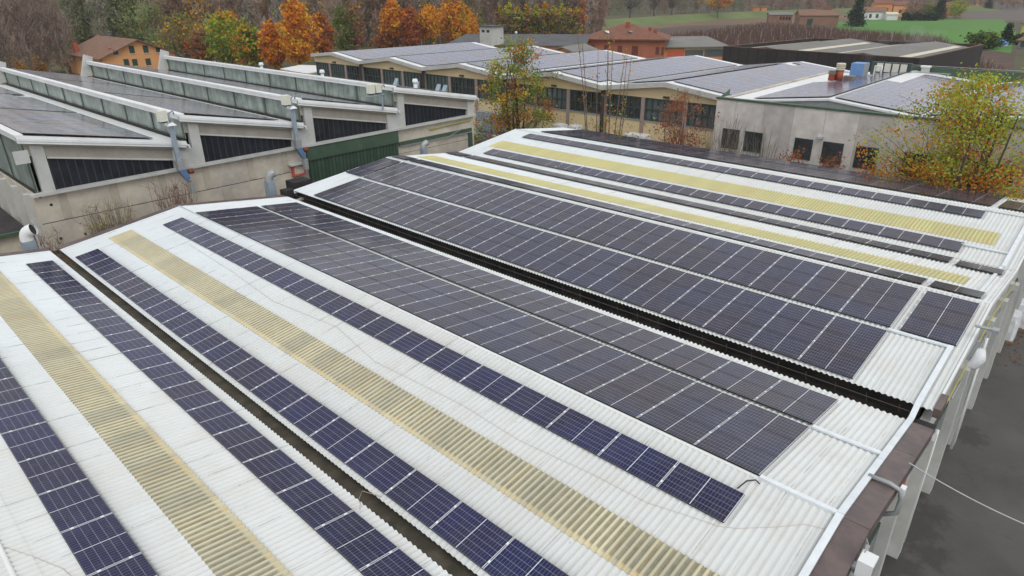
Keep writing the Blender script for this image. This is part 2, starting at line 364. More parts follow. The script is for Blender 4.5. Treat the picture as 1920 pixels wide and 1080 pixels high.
BARK = mat('bark', (0.085, 0.068, 0.055), 0.9, 0.3, 4)
BARKG = mat('grey_bark', (0.15, 0.13, 0.115), 0.9, 0.3, 4)
BARKR = mat('reddish_twigs', (0.17, 0.085, 0.055), 0.9, 0.3, 3)
TWIG = mat('brown_twigs', (0.125, 0.09, 0.07), 0.9, 0.3, 3)
PLAST = mat('white_film', (0.66, 0.68, 0.70), 0.3, 0.12, 3, bump=0.5, bscale=6)
IBCG = mat('pale_green_plastic', (0.42, 0.56, 0.46), 0.4, 0.12, 2)
IBCB = mat('grey_blue_plastic', (0.30, 0.36, 0.39), 0.4, 0.2, 2)
TARPB = mat('blue_tarp', (0.07, 0.20, 0.50), 0.5, 0.15, 2)
RUBBLE = mat('dark_leaf_litter', (0.085, 0.05, 0.03), 0.95, 0.5, 6)
COPPER = mat('bare_copper_wire', (0.46, 0.36, 0.31), 0.5, 0.1, 3)
BLACKC = mat('black_cable', (0.015, 0.015, 0.015), 0.5, 0.1, 3)

# ------------------------------------------------------------------ mesh building
class MB:
    def __init__(s): s.v = []; s.f = []; s.m = []; s.uv = {}; s.mi = 0
    def add(s, pts, faces, uvs=None):
        o = len(s.v); s.v += [tuple(map(float, p)) for p in pts]
        for i, fc in enumerate(faces):
            if uvs: s.uv[len(s.f)] = uvs[i]
            s.f.append(tuple(o+k for k in fc)); s.m.append(s.mi)
        return s
    def quad(s, a, b, c, d, uv=None): return s.add([a, b, c, d], [(0, 1, 2, 3)], [uv] if uv else None)
    def poly(s, pts): return s.add(pts, [tuple(range(len(pts)))])
    def hexa(s, p):     # p: 4 bottom, 4 top, same order (ccw seen from above)
        return s.add(p, [(3, 2, 1, 0), (4, 5, 6, 7), (0, 1, 5, 4), (1, 2, 6, 5), (2, 3, 7, 6), (3, 0, 4, 7)])
    def box(s, x0, x1, y0, y1, z0, z1):
        return s.hexa([(x0, y0, z0), (x1, y0, z0), (x1, y1, z0), (x0, y1, z0), (x0, y0, z1), (x1, y0, z1), (x1, y1, z1), (x0, y1, z1)])
    def bar(s, a, b, w, h, up=(0, 0, 1)):      # rectangular bar from a to b
        a, b, up = map(lambda q: np.array(q, float), (a, b, up))
        t = (b-a)/np.linalg.norm(b-a); sd_ = np.cross(t, up); sd_ /= np.linalg.norm(sd_); u2 = np.cross(sd_, t)
        q = [(-1, -1), (1, -1), (1, 1), (-1, 1)]
        A = [a+sd_*i*w/2+u2*j*h/2 for i, j in q]; B = [b+sd_*i*w/2+u2*j*h/2 for i, j in q]
        return s.add(A+B, [(0, 1, 2, 3), (7, 6, 5, 4), (1, 0, 4, 5), (2, 1, 5, 6), (3, 2, 6, 7), (0, 3, 7, 4)])
    def tube(s, pts, r, n=6, cap=True):
        pts = [np.array(p, float) for p in pts]
        rs = r if isinstance(r, (list, tuple)) else [r]*len(pts)
        rings = []; prev = None
        for i, p in enumerate(pts):
            t = pts[min(i+1, len(pts)-1)]-pts[max(i-1, 0)]; t /= (np.linalg.norm(t)+1e-9)
            if prev is None:
                ref = np.array([0, 0, 1.0]) if abs(t[2]) < 0.9 else np.array([1.0, 0, 0])
                a = np.cross(t, ref)
            else: a = prev-t*(prev@t)
            a /= np.linalg.norm(a)+1e-9; prev = a; b = np.cross(t, a)
            rings.append([p+(a*math.cos(2*math.pi*k/n)+b*math.sin(2*math.pi*k/n))*rs[i] for k in range(n)])
        V = [q for rg in rings for q in rg]; F = []
        for i in range(len(pts)-1):
            for k in range(n):
                F.append((i*n+k, i*n+(k+1) % n, (i+1)*n+(k+1) % n, (i+1)*n+k))
        if cap: F += [tuple(range(n-1, -1, -1)), tuple((len(pts)-1)*n+k for k in range(n))]
        return s.add(V, F)
    def prism(s, poly, vec):
        n = len(poly); a = [np.array(p, float) for p in poly]; b = [p+np.array(vec, float) for p in a]
        return s.add(a+b, [tuple(range(n-1, -1, -1)), tuple(range(n, 2*n))]+[(i, (i+1) % n, n+(i+1) % n, n+i) for i in range(n)])
    def build(s, name, mats, parent=None, smooth=False, loc=None):
        me = bpy.data.meshes.new(name)
        off = np.array(loc, float) if loc is not None else np.zeros(3)
        q = parent
        while q is not None and loc is None: off = off+np.array(q.location); q = q.parent
        V = np.array(s.v, float).reshape(-1, 3)-off
        me.from_pydata(V.tolist(), [], s.f)
        if not isinstance(mats, (list, tuple)): mats = [mats]
        for m in mats: me.materials.append(m)
        if len(mats) > 1: me.polygons.foreach_set('material_index', s.m)
        if s.uv:
            ul = me.uv_layers.new(name='UVMap')
            for fi, u in s.uv.items():
                for k, li in enumerate(me.polygons[fi].loop_indices): ul.data[li].uv = u[k]
        if smooth: me.polygons.foreach_set('use_smooth', [True]*len(me.polygons))
        me.update()
        o = bpy.data.objects.new(name, me); COL.objects.link(o)
        if parent is not None: o.parent = parent
        if loc is not None and parent is None: o.location = loc
        return o
def tag(o, label, cat, group=None, kind=None):
    if label: o['label'] = label
    if cat: o['category'] = cat
    if group: o['group'] = group
    if kind: o['kind'] = kind
    return o
def thing(name, loc, label, cat, group=None):
    o = bpy.data.objects.new(name, None); o.empty_display_size = 0.3
    o.location = tuple(map(float, loc)); COL.objects.link(o)
    return tag(o, label, cat, group)
def structure(o): o['kind'] = 'structure'; return o
def copy_thing(t, loc, label, group=None):
    r = t.copy(); COL.objects.link(r); r.location = tuple(map(float, loc)); r['label'] = label
    if group: r['group'] = group
    for ch in t.children:
        c = ch.copy(); COL.objects.link(c); c.parent = r
        for g in ch.children:
            k = g.copy(); COL.objects.link(k); k.parent = c
    return r
ORD = ['first', 'second', 'third', 'fourth', 'fifth', 'sixth', 'seventh', 'eighth', 'ninth', 'tenth', 'eleventh', 'twelfth',
       'thirteenth', 'fourteenth', 'fifteenth', 'sixteenth', 'seventeenth', 'eighteenth', 'nineteenth', 'twentieth']

# ================================================================== ground and terrain
def sheet(name, pts, m, z):
    b = MB(); b.poly([(p[0], p[1], z) for p in pts]); return structure(b.build(name, m))
EARTH = mat('rough_meadow', (0.075, 0.075, 0.032), 0.95, 0.3, 0.05, dirt=(0.10, 0.075, 0.045), dscale=0.02, damt=0.8)
b = MB(); b.quad((-600, -600, -0.012), (2050, -600, -0.012), (2050, 2050, -0.012), (-600, 2050, -0.012)); structure(b.build('ground', EARTH))
sheet('yard', [(-40, -60), (75, -60), (118, -60), (118, 104), (-40, 104)], ASPH, 0.0)
GRASS = mat('green_field', (0.07, 0.20, 0.028), 0.95, 0.12, 0.03, dirt=(0.10, 0.16, 0.04), dscale=0.012, damt=0.6)
GRASS2 = mat('pale_grass', (0.12, 0.155, 0.05), 0.95, 0.2, 0.05)
PLOW = mat('ploughed_soil', (0.115, 0.095, 0.08), 0.95, 0.12, 0.02)
REDSOIL = mat('reddish_field', (0.15, 0.095, 0.055), 0.95, 0.22, 0.03, dirt=(0.12, 0.12, 0.05), dscale=0.02, damt=0.7)
VINE = mat('vineyard_soil', (0.085, 0.055, 0.042), 0.95, 0.3, 0.15)
sheet('green_field', [at(*p) for p in [(1575, 57), (1640, 66), (1740, 78), (1895, 100), (1905, 60), (1880, 36.5), (1600, 37.5), (1560, 44)]], GRASS, 0.05)
sheet('ploughed_field', [at(*p) for p in [(1800, 36), (2010, 44), (1990, 8), (1830, 6), (1815, 14)]], PLOW, 0.04)
sheet('vineyard_ground', [at(*p) for p in [(1080, 92), (1400, 96), (1560, 92), (1900, 140), (1905, 96), (1740, 76), (1570, 56), (1440, 46), (1290, 48), (1080, 66)]], VINE, 0.03)
sheet('reddish_field', [at(*p) for p in [(1070, 70), (1290, 50), (1440, 46), (1570, 42), (1850, 30), (1850, 20), (1560, 21), (1330, 31), (1070, 43)]], REDSOIL, 0.02)
# grassed flood bank across the plain
b = MB()
crest = [at(x, y, 3.2) for x, y in [(900, 52), (1040, 43), (1200, 33), (1330, 25), (1500, 18), (1660, 14), (1850, 11)]]
for i in range(len(crest)-1):
    p, q = crest[i], crest[i+1]; t = q-p; t[2] = 0; t /= np.linalg.norm(t); n = np.array([t[1], -t[0], 0.0])
    if n @ (CAM-p) < 0: n = -n
    d0 = np.array([0, 0, -3.2])
    b.quad(p+n*14+d0, q+n*14+d0, q+n*2, p+n*2); b.quad(p+n*2, q+n*2, q-n*2, p-n*2); b.quad(p-n*2, q-n*2, q-n*14+d0, p-n*14+d0)
structure(b.build('levee', GRASS2))
sheet('meadow', [at(*p) for p in [(120, 100), (200, 86), (200, 76), (120, 77)]], GRASS2, 0.03)
HILL = mat('far_wooded_hills', (0.075, 0.075, 0.085), 0.95, 0.25, 0.01)
b = MB()
angs = np.linspace(rad(-8), rad(104), 60)
hh = 70+35*np.sin(angs*5.3)+18*np.sin(angs*13+1)
for i in range(59):
    a0, a1 = angs[i], angs[i+1]
    p0, p1 = [np.array([math.sin(a), math.cos(a), 0]) for a in (a0, a1)]
    b.quad(p0*1500, p1*1500, p1*1900+np.array([0, 0, hh[i+1]]), p0*1900+np.array([0, 0, hh[i]]))
structure(b.build('hills', HILL))

# ================================================================== the main hall
# profile across the bays (x, z)
rA, G1l, G1r, rB, G2l, G2r, rC, G3l, G3r, rD, E = [np.array(p, float) for p in
    [(0.204, 6.15), (6.804, 5.25), (7.238, 5.184), (13.42, 6.02), (20.027, 5.135), (20.584, 5.413), (28.167, 6.225), (35.0, 5.40), (35.04, 5.41), (41.68, 6.229), (48.4, 5.40)]]
A0 = np.array([-6.4, 5.25])
YF, YN = 35.9, -0.1
hall = thing('factory_hall', (20, 18, 0), 'long low factory hall with white corrugated gabled roofs in the foreground', 'building')
SL = {'Al': (rA, A0), 'Ar': (rA, G1l), 'Bl': (G1r, rB), 'Br': (rB, G2l), 'Cl': (G2r, rC), 'Cr': (rC, G3l), 'Dl': (G3r, rD), 'Dr': (rD, E)}
YNEAR = {k: (YN if k[0] in 'AB' else -0.42) for k in SL}
def basis(k):
    A, B = SL[k]; L = np.linalg.norm(B-A); e = (B-A)/L; n = np.array([-e[1], e[0]])
    if n[1] < 0: n = -n
    return A, e, n, L
def on(k, s, y, dz=0.0):
    A, e, n, L = basis(k); q = A+e*s+n*dz; return np.array([q[0], y, q[1]])
def wave_sheet(k, s0, s1, y0, y1, off, seg=8, amp=0.025, uv=False, flip=False, lower_first=True, skirt=0.0):
    mb = MB(); A, e, n, L = basis(k)
    N = int(round((y1-y0)/0.177*seg)); ys = y0+np.arange(N+1)*0.177/seg
    h = off+amp*np.cos(2*np.pi*ys/0.177)
    P0 = np.stack([A[0]+e[0]*s0+n[0]*h, ys, A[1]+e[1]*s0+n[1]*h], 1)
    P1 = np.stack([A[0]+e[0]*s1+n[0]*h, ys, A[1]+e[1]*s1+n[1]*h], 1)
    M = N+1
    mb.v = P0.tolist()+P1.tolist()
    up = (e[0] > 0)
    for i in range(N):
        f = (i, M+i, M+i+1, i+1) if up else (i, i+1, M+i+1, M+i)
        if uv:
            va, vb = (0.0, 1.0) if e[1] > 0 else (1.0, 0.0)
            U = {i: (ys[i], va), M+i: (ys[i], vb), M+i+1: (ys[i+1], vb), i+1: (ys[i+1], va)}
            mb.uv[len(mb.f)] = [U[j] for j in f]
        mb.f.append(f); mb.m.append(0)
    if skirt:   # the sheet's edge thickness at both ends, so laps read as steps
        for (P, b0) in ((P0, 0), (P1, M)):
            o = len(mb.v); Q = P.copy(); Q[:, 0] -= n[0]*skirt; Q[:, 2] -= n[1]*skirt
            mb.v += Q.tolist()
            for i in range(N):
                mb.f.append((b0+i, b0+i+1, o+i+1, o+i)); mb.m.append(0)
                if uv: mb.uv[len(mb.f)-1] = [(ys[i], .02), (ys[i+1], .02), (ys[i+1], .02), (ys[i], .02)]
    return mb
for k in SL:
    A, e, n, L = basis(k)
    hi_start = A[1] > SL[k][1][1]
    # lower and upper course of sheets, the upper one lapping 8 mm over the lower
    lo = (0.5*L-0.1, L) if hi_start else (0.0, 0.5*L+0.1)
    up = (0.0, 0.5*L) if hi_start else (0.5*L, L)
    o = wave_sheet(k, *lo, YNEAR[k], YF, 0.0, skirt=0.012).build('roof_sheet', ROOF, hall, smooth=True)
    o = wave_sheet(k, *up, YNEAR[k], YF, 0.009, skirt=0.010).build('roof_sheet', ROOF, hall, smooth=True)
# ridge pieces
for l, r in (('Al', 'Ar'), ('Bl', 'Br'), ('Cl', 'Cr'), ('Dl', 'Dr')):
    for k in (l, r):
        A, e, n, L = basis(k)
        s0, s1 = (0.0, 0.42) if A[1] > SL[k][1][1] else (L-0.42, L)
        wave_sheet(k, s0, s1, YNEAR[k], YF, 0.019, skirt=0.010).build('ridge_cap', ROOF, hall, smooth=True)
    top = SL[r][0]
    b = MB(); b.tube([(top[0], YNEAR[r], top[1]+0.02), (top[0], YF, top[1]+0.02)], 0.055, 8)
    b.build('ridge_roll', ROOF, hall, smooth=True)
# translucent strips
def strip(k, s0, s1, y0, y1, m):
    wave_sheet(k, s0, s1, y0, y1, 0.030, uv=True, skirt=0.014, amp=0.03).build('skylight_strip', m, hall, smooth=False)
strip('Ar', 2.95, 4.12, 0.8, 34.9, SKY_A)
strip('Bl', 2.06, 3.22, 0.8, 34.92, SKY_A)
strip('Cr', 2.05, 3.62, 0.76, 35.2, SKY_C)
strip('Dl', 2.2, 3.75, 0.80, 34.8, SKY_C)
# gutters
b = MB()
b.quad((6.66, YN, 4.93), (6.66, YF+.3, 4.93), (7.36, YF+.3, 4.93), (7.36, YN, 4.93))
b.quad((6.66, YN, 4.93), (6.66, YN, 5.24), (6.66, YF+.3, 5.24), (6.66, YF+.3, 4.93))
b.quad((7.36, YN, 4.93), (7.36, YF+.3, 4.93), (7.36, YF+.3, 5.15), (7.36, YN, 5.15))
b.quad((6.6, YF+.3, 4.6), (6.6, YF+.3, 5.1), (7.4, YF+.3, 5.1), (7.4, YF+.3, 4.6))
b.build('gutter', GUTTER2, hall)
b = MB()
b.quad((19.75, YN, 4.78), (19.75, YF+.4, 4.78), (20.95, YF+.4, 4.78), (20.95, YN, 4.78))
b.quad((19.75, YN, 4.78), (19.75, YN, 5.13), (19.75, YF+.4, 5.13), (19.75, YF+.4, 4.78))
b.quad((20.95, YN, 4.78), (20.95, YF+.4, 4.78), (20.95, YF+.4, 5.4), (20.95, YN, 5.4))
b.box(20.2, 20.24, YN, YF+.4, 4.78, 4.99)
for y in np.arange(2.2, 36, 3.1): b.box(19.9, 20.22, y, y+0.05, 4.78, 5.0)
b.build('gutter', GUTTER, hall)
b = MB()
for y in np.arange(0.4, 36, 0.95): b.tube([(20.50, y, 5.0), (20.50, y+.03, 5.30)], 0.008, 4)
b.tube([(20.50, 0, 5.17), (20.50, YF, 5.17)], 0.009, 4)
b.build('gutter_guard', mat('dull_dark_wire', (.11, .10, .095), .6, .2, 3), hall)
b = MB(); b.box(34.93, 35.12, -0.4, YF, 5.2, 5.30); b.build('gutter', GUTTER, hall)
b = MB()
for i in range(46):
    x, y = RNG.uniform(6.8, 7.25), RNG.uniform(33.6, 36.0)
    a = RNG.uniform(0, 6.28); s = RNG.uniform(.04, .09)
    b.quad((x, y, 4.95+RNG.uniform(0, .06)), (x+s*math.cos(a), y+s*math.sin(a), 4.96), (x+s*1.2*math.cos(a+.9), y+s*1.2*math.sin(a+.9), 5.0), (x+s*math.cos(a+1.6), y+s*math.sin(a+1.6), 4.99))
b = tag(b.build('fallen_leaves', mat('fallen_leaf', (0.22, 0.075, 0.02), 0.9, 0.4, 5)), 'brown fallen leaves gathered at the far end of the first gutter', 'leaves', kind='stuff')
# flashings
def along(pts, y0, y1, dz0, dz1, drop_y=None):
    mb = MB()
    for (x0, z0), (x1, z1) in zip(pts[:-1], pts[1:]):
        mb.hexa([(x0, y0, z0+dz0), (x1, y0, z1+dz0), (x1, y1, z1+dz0), (x0, y1, z0+dz0), (x0, y0, z0+dz1), (x1, y0, z1+dz1), (x1, y1, z1+dz1), (x0, y1, z0+dz1)])
    return mb
nearA = [tuple(A0), tuple(rA), tuple(G1l)]
nearB = [tuple(G1r), tuple(rB), tuple(G2l+np.array([-.1, 0.01]))]
for pts in (nearA, nearB):
    for p, q in zip(pts[:-1], pts[1:]):
        n = 3 if q[0]-p[0] > 5 else 1
        for i in range(n):
            a = (p[0]+(q[0]-p[0])*i/n, p[1]+(q[1]-p[1])*i/n); c = (p[0]+(q[0]-p[0])*(i+.993)/n, p[1]+(q[1]-p[1])*(i+.993)/n)
            along([a, c], -0.66, -0.105, -0.30, 0.055).build('flashing', BROWN, hall)
    along(pts, YF+0.005, YF+0.42, -0.25, 0.05).build('flashing', BROWN, hall)
along([(20.62, 5.42), (21.5, 5.515)], -0.62, -0.43, -0.25, 0.06).build('flashing', BROWN, hall)
b = MB(); b.box(20.02, 20.6, -0.62, -0.105, 4.7, 4.97); b.box(20.05, 20.55, -0.5, -0.11, 4.3, 4.69); b.build('gutter_outlet', BLACKF, hall)
along([tuple(G2r), tuple(rC), tuple(G3l), tuple(rD), tuple(E)], YF, YF+0.10, -0.2, 0.03).build('verge_trim', ROOF, hall)
along([(21.5, 5.51), tuple(rC), tuple(G3l), tuple(rD), tuple(E)], -0.50, -0.425, -0.16, 0.05).build('verge_trim', ROOF, hall)
# walls
prof = [A0, rA, G1l, G1r, rB, G2l, G2r, rC, G3l, rD, E]
poly = [(A0[0]+.2, 0)]+[(p[0], p[1]-(0.1 if p not in (G1l, G1r) else 0.45)) if False else (p[0], p[1]-(0.55 if any(np.allclose(p, g) for g in (G1l, G1r, G2l, G2r)) else 0.12)) for p in prof]+[(E[0]-.2, 0)]
poly[1] = (A0[0]+.2, A0[1]-.12); poly[-2] = (E[0]-.2, E[1]-.12)
for y in (-0.40, 35.55):
    b = MB(); b.prism([(p[0], y, p[1]) for p in poly], (0, 0.25, 0)); b.build('end_wall', PALE if y < 0 else CONC, hall)
for x in (-6.3, 47.95):
    b = MB(); b.box(x, x+.25, -0.15, 35.55, 0, 5.2); b.build('side_wall', PALE, hall)
# yard front: pilasters, window bands, orange doors
for x in (6.9, 10.1, 13.42, 16.7, 20.3, 24.4, 28.17, 31.6, 35.0, 38.3, 41.68, 45):
    top = np.interp(x, [p[0] for p in prof], [p[1] for p in prof])-0.55
    b = MB(); b.box(x-.22, x+.22, -0.72, -0.402, 0, top); b.build('pilaster', PALE, hall)
for x0, x1 in ((7.4, 9.7), (14.0, 16.3), (21.2, 23.9), (24.9, 27.7), (28.7, 31.2), (36, 38), (38.8, 41.2)):
    b = MB(); b.box(x0, x1, -0.47, -0.402, 2.4, 4.1); fr = b.build('window', FRAMEG, hall)
    b = MB(); b.box(x0+.08, x1-.08, -0.485, -0.471, 2.48, 4.02); g = b.build('pane', GLASSB, fr); g.parent = fr
for x0, x1 in ((11.5, 12.6), (17.6, 18.6)):
    b = MB(); b.box(x0, x1, -0.50, -0.402, 1.2, 4.2); b.build('wall_panel', mat('orange_door', (0.50, 0.13, 0.05), 0.5, 0.12, 1.5), hall)
b = MB(); b.tube([(21.6, -0.58, 5.1), (24.5, -0.60, 5.42), (28.2, -0.6, 5.80), (31.5, -0.6, 5.45), (34.8, -0.6, 5.0)], 0.02, 6); b.build('gas_pipe', YELP, hall, smooth=True)
b = MB(); b.tube([(23.0, -0.58, 4.7), (25.8, -0.62, 4.9), (28.4, -0.62, 5.2), (31.5, -0.62, 4.9), (35, -0.62, 4.5)], 0.03, 6); b.build('conduit', GREYM, hall, smooth=True)
P = aty(1834, 612, -.5); b = MB(); b.tube([(P[0], -0.42, P[2]), (P[0]+.1, -.95, P[2]-.02)], 0.055, 8); b.box(P[0]-.05, P[0]+.25, -1.1, -.9, P[2]-.1, P[2]+.03); b.build('wall_lamp', GREYM, hall)
b = MB(); b.tube([(20.8, -0.66, 0.2), (20.8, -0.66, 4.7)], 0.06, 8); b.tube([(27.4, -0.7, 0.2), (27.4, -0.7, 5.2)], 0.05, 8); b.build('downpipe', WHITE, hall, smooth=True)

# air conditioner box and small wall boxes on the yard front
P = aty(1632, 1050, -0.95)
ac = thing('wall_cabinet', (P[0], -0.7, P[2]-.3), 'white box unit fixed to the yard wall at the bottom edge', 'cabinet')
b = MB(); b.box(P[0]-.20, P[0]+.20, -1.06, -0.76, P[2]-.4, P[2]+.02); b.build('housing', WHITE, ac)
b = MB(); b.box(P[0]-.16, P[0]+.16, -1.07, -1.062, P[2]-.34, P[2]-.04); b.build('grille', GREYM, ac)
b = MB(); b.box(P[0]-.24, P[0]+.24, -.755, -.70, P[2]-.44, P[2]-.40); b.box(P[0]-.1, P[0]+.1, -.76, -.405, P[2]-.36, P[2]-.3); b.build('bracket', GREYM, ac)
b = MB(); b.tube([(P[0]+.1, -.8, P[2]+.02), (P[0]+.25, -.82, P[2]+.12), (P[0]+.5, -.72, P[2]+.05), (P[0]+.6, -.72, P[2]-.8)], 0.014, 5); b.build('hose', GREYM, ac)
P = aty(1692, 922, -0.78)
t = thing('junction_box', (P[0], -0.72, P[2]), 'small white junction box on the pale pilaster above the yard', 'box')
b = MB(); b.box(P[0]-.1, P[0]+.1, -0.84, -0.722, P[2]-.14, P[2]+.14); b.build('body', WHITE, t)
b = MB(); b.tube([(P[0], -.76, P[2]-.14), (P[0], -.76, P[2]-.7)], 0.018, 5); b.build('conduit', GREYM, t)

# cable trays
tray = thing('cable_tray', (20, 0, 5.2), 'white metal cable tray running along the yard edge of the corrugated roofs', 'cable tray')
def tray_run(pts, y0, y1, off=0.07, h=0.065):
    for (x0, z0), (x1, z1) in zip(pts[:-1], pts[1:]):
        n = max(1, int(round((x1-x0)/3)))
        for i in range(n):
            a = (x0+(x1-x0)*i/n, z0+(z1-z0)*i/n+off); c = (x0+(x1-x0)*(i+.996)/n, z0+(z1-z0)*(i+.996)/n+off)
            along([a, c], y0, y1, 0, h).build('lid', GALV, tray)
tray_run([tuple(rA), tuple(G1l), tuple(rB), tuple(G2l), (20.6, 5.42), tuple(on('Cl', 3.75, 0)[[0, 2]])], -0.10, 0.06)
tray_run([tuple(on('Cr', .4, 0)[[0, 2]]), tuple(G3l)], 0.02, 0.14, 0.05)
tray_run([tuple(G3r), tuple(on('Dl', 6.5, 0)[[0, 2]])], -0.05, 0.12)
def branch(k, s, y0, y1, w=0.13):
    p, q = on(k, s, y0, 0.09), on(k, s, y1, 0.09)
    b = MB(); b.bar(p, q, w, 0.06); b.build('branch_lid', GALV, tray)
branch('Br', 0.0, 1.86, 0.06); branch('Br', 3.68, 1.86, 0.06); branch('Cl', 3.70, 1.9, 0.06)
branch('Dl', 1.5, 2.0, 0.1); branch('Dl', 6.3, 2.0, -0.1)
ss = 0.62*np.linalg.norm(G2l-rB)
P = on('Br', 2.2, -0.02, 0.12)
b = MB(); b.tube([P, P+[0, -.5, .02], P+[0.02, -.72, -.06], P+[0.03, -.80, -.3], P+[.02, -.78, -.75], P+[0, -.5, -.95]], 0.062, 8); b.build('bent_conduit', GREYM, tray, smooth=True)

# ------------------------------------------------------------------ solar panels
LP, GAP = 1.752, 0.018
PIT = LP+GAP
Y0 = 1.88
def panel_proto(W, cell, name='solar_panel'):
    t = thing(name, (0, 0, 0), 'proto', 'solar panel', 'solar panels on the white factory roofs')
    b = MB()     # local x across the slope, y along the row
    b.box(-W/2, W/2, -LP/2, LP/2, 0.0, 0.034)
    fr = b.build('frame', DARKFRAME, t)
    b = MB(); b.quad((-W/2+.008, -LP/2+.022, .037), (W/2-.008, -LP/2+.022, .037), (W/2-.008, LP/2-.022, .037), (-W/2+.008, LP/2-.022, .037), [(0, 0), (0, 1), (1, 1), (1, 0)])
    b.build('cell_sheet', cell, t)
    for sy in (-1, 1):
        b = MB(); b.box(-W/2, W/2, sy*(LP/2-.011)-.011, sy*(LP/2-.011)+.011, .0345, .040); b.build('end_frame', ALU, t)
    for sx in (-.29, .29):
        b = MB(); b.box(sx*W-.035, sx*W+.035, LP/2-.02, LP/2+.038, .030, .047); b.build('clamp', WHITE, t)
    return t
rows = []
def row(k, s, W, ks, desc, extra=None):
    for i in ks: rows.append((k, s, W, Y0+PIT*(i+.5), desc, i, ks))
R18 = list(range(18))
row('Ar', 1.54, 1.04, R18, 'leftmost row beside the near yellow strip')
row('Ar', 5.72, 1.06, R18, 'single row just left of the first gutter')
row('Bl', 0.66, 1.05, R18, 'single row just right of the first gutter')
row('Bl', 4.98, 1.05, R18, 'single row just left of the nearest ridge')
for j, nme in enumerate(('ridge side', 'middle', 'gutter side')):
    row('Br', 0.0+0.58+j*1.172, 1.155, R18, nme+' line of triple block behind nearest ridge')
for j, nme in enumerate(('ridge side', 'gutter side')):
    row('Br', 3.78+0.56+j*1.13, 1.115, R18, nme+' line of double block left of black gutter')
for j, nme in enumerate(('gutter side', 'middle', 'upper')):
    row('Cl', 0.08+0.575+j*1.16, 1.145, R18, nme+' line of triple block right of black gutter')
for j, nme in enumerate(('lower', 'middle', 'ridge side')):
    row('Cl', 3.86+0.565+j*1.135, 1.12, R18, nme+' line of triple block below the second ridge')
row('Cr', 0.66, 1.05, R18, 'single row just behind the second ridge')
row('Cr', 5.9, 1.15, R18, 'single row just before the last valley')
row('Dl', 1.1, 1.10, R18, 'lower row on the last white slope')
row('Dl', 5.55, 1.0, R18, 'upper row on the last white slope')
for j in range(3): row('Dr', 0.7+0.57+j*1.15, 1.13, R18, None)
for j in range(2): row('Dr', 4.35+0.57+j*1.15, 1.13, R18, None)
extras = []
for j, nme in enumerate(('lower', 'middle', 'ridge side')):
    extras.append(('Cl', 3.86+.565+j*1.135, 1.12, 0.72, nme+' panel of the detached trio at the yard end below second ridge'))
    extras.append(('Cl', 3.86+.565+j*1.135, 1.12, 34.85, nme+' panel of the detached trio at the far end below second ridge'))
extras += [('Cr', 0.66, 1.05, 0.78, 'detached panel at the yard end behind the second ridge'), ('Cr', 0.66, 1.05, 34.9, 'detached panel at the far end behind the second ridge'),
           ('Cr', 5.6, 1.1, 0.74, 'detached panel at the yard end before the last valley'), ('Cr', 5.9, 1.15, 34.9, 'detached panel at the far end before the last valley')]
for j in range(3): extras.append(('Dr', 0.7+.57+j*1.15, 1.13, 0.7, None))
allp = [(k, s, W, y, d, i, ks) for k, s, W, y, d, i, ks in rows]+[(k, s, W, y, d, None, None) for k, s, W, y, d in extras]
def shown(p):
    """rough picture area of a panel; 0 outside the frame"""
    k, s, W, y = p[:4]; c = on(k, s, y, .1)-CAM; z = c@AXF
    px, py_ = FPX*(c@AXR)/z, -FPX*(c@AXU)/z
    if abs(px) > 1010 or abs(py_) > 590: return 0
    A, e, n, L = basis(k); nn = np.array([n[0], 0, n[1]])
    return W*LP*abs(nn@c)/np.linalg.norm(c)/z**2
allp.sort(key=shown, reverse=True)
protos = {}
for p in allp: protos[(p[2], p[0] in ('Br', 'Cl', 'Cr', 'Dl'))] = None
rest = []
first = []
for idx, p in enumerate(allp):
    k, s, W, y, d, i, ks = p
    if idx >= 300 or d is None or shown(p) == 0:
        if shown(p) > 0 or k == 'Dr' or d is None: rest.append(p)
        continue
    A, e, n, L = basis(k)
    ang = -math.atan2(e[1], e[0])
    if i is None: lab = d
    else:
        lab = '%s panel from the far end, %s' % (ORD[17-i], d)
    loc = on(k, s, y, 0.085)
    key = (W, k in ('Br', 'Cl', 'Cr', 'Dl'))
    if protos[key] is None:
        protos[key] = panel_proto(W, CELL2 if key[1] else CELL); t = protos[key]; t.location = tuple(loc); t['label'] = lab
    else: t = copy_thing(protos[key], loc, lab)
    t.rotation_euler = (RNG.normal(0, .0025), ang+RNG.normal(0, .003), 0)
FARP = MB()        # every other solar panel in view (the far slopes and the neighbouring roofs): one object
def far_panel(c00, c10, c11, c01, n, t=0.04, face=1):
    c = [np.array(q, float) for q in (c00, c10, c11, c01)]
    top = [q+n*t for q in c]
    FARP.mi = 0; FARP.add(c+top, [(0, 1, 5, 4), (1, 2, 6, 5), (2, 3, 7, 6), (3, 0, 4, 7)])
    FARP.mi = face; FARP.add([q+n*.001 for q in top], [(0, 1, 2, 3)], [[(0, 0), (1, 0), (1, 1), (0, 1)]])
for k, s, W, y, d, i, ks in rest:
    A, e, n, L = basis(k); nn = np.array([n[0], 0, n[1]])
    a, c = on(k, s-W/2, y-LP/2, .085), on(k, s+W/2, y-LP/2, .085)
    dy = np.array([0, LP, 0])
    if e[0] > 0: far_panel(a, a+dy, c+dy, c, nn, face=2)
    else: far_panel(c, c+dy, a+dy, a, nn, face=2)
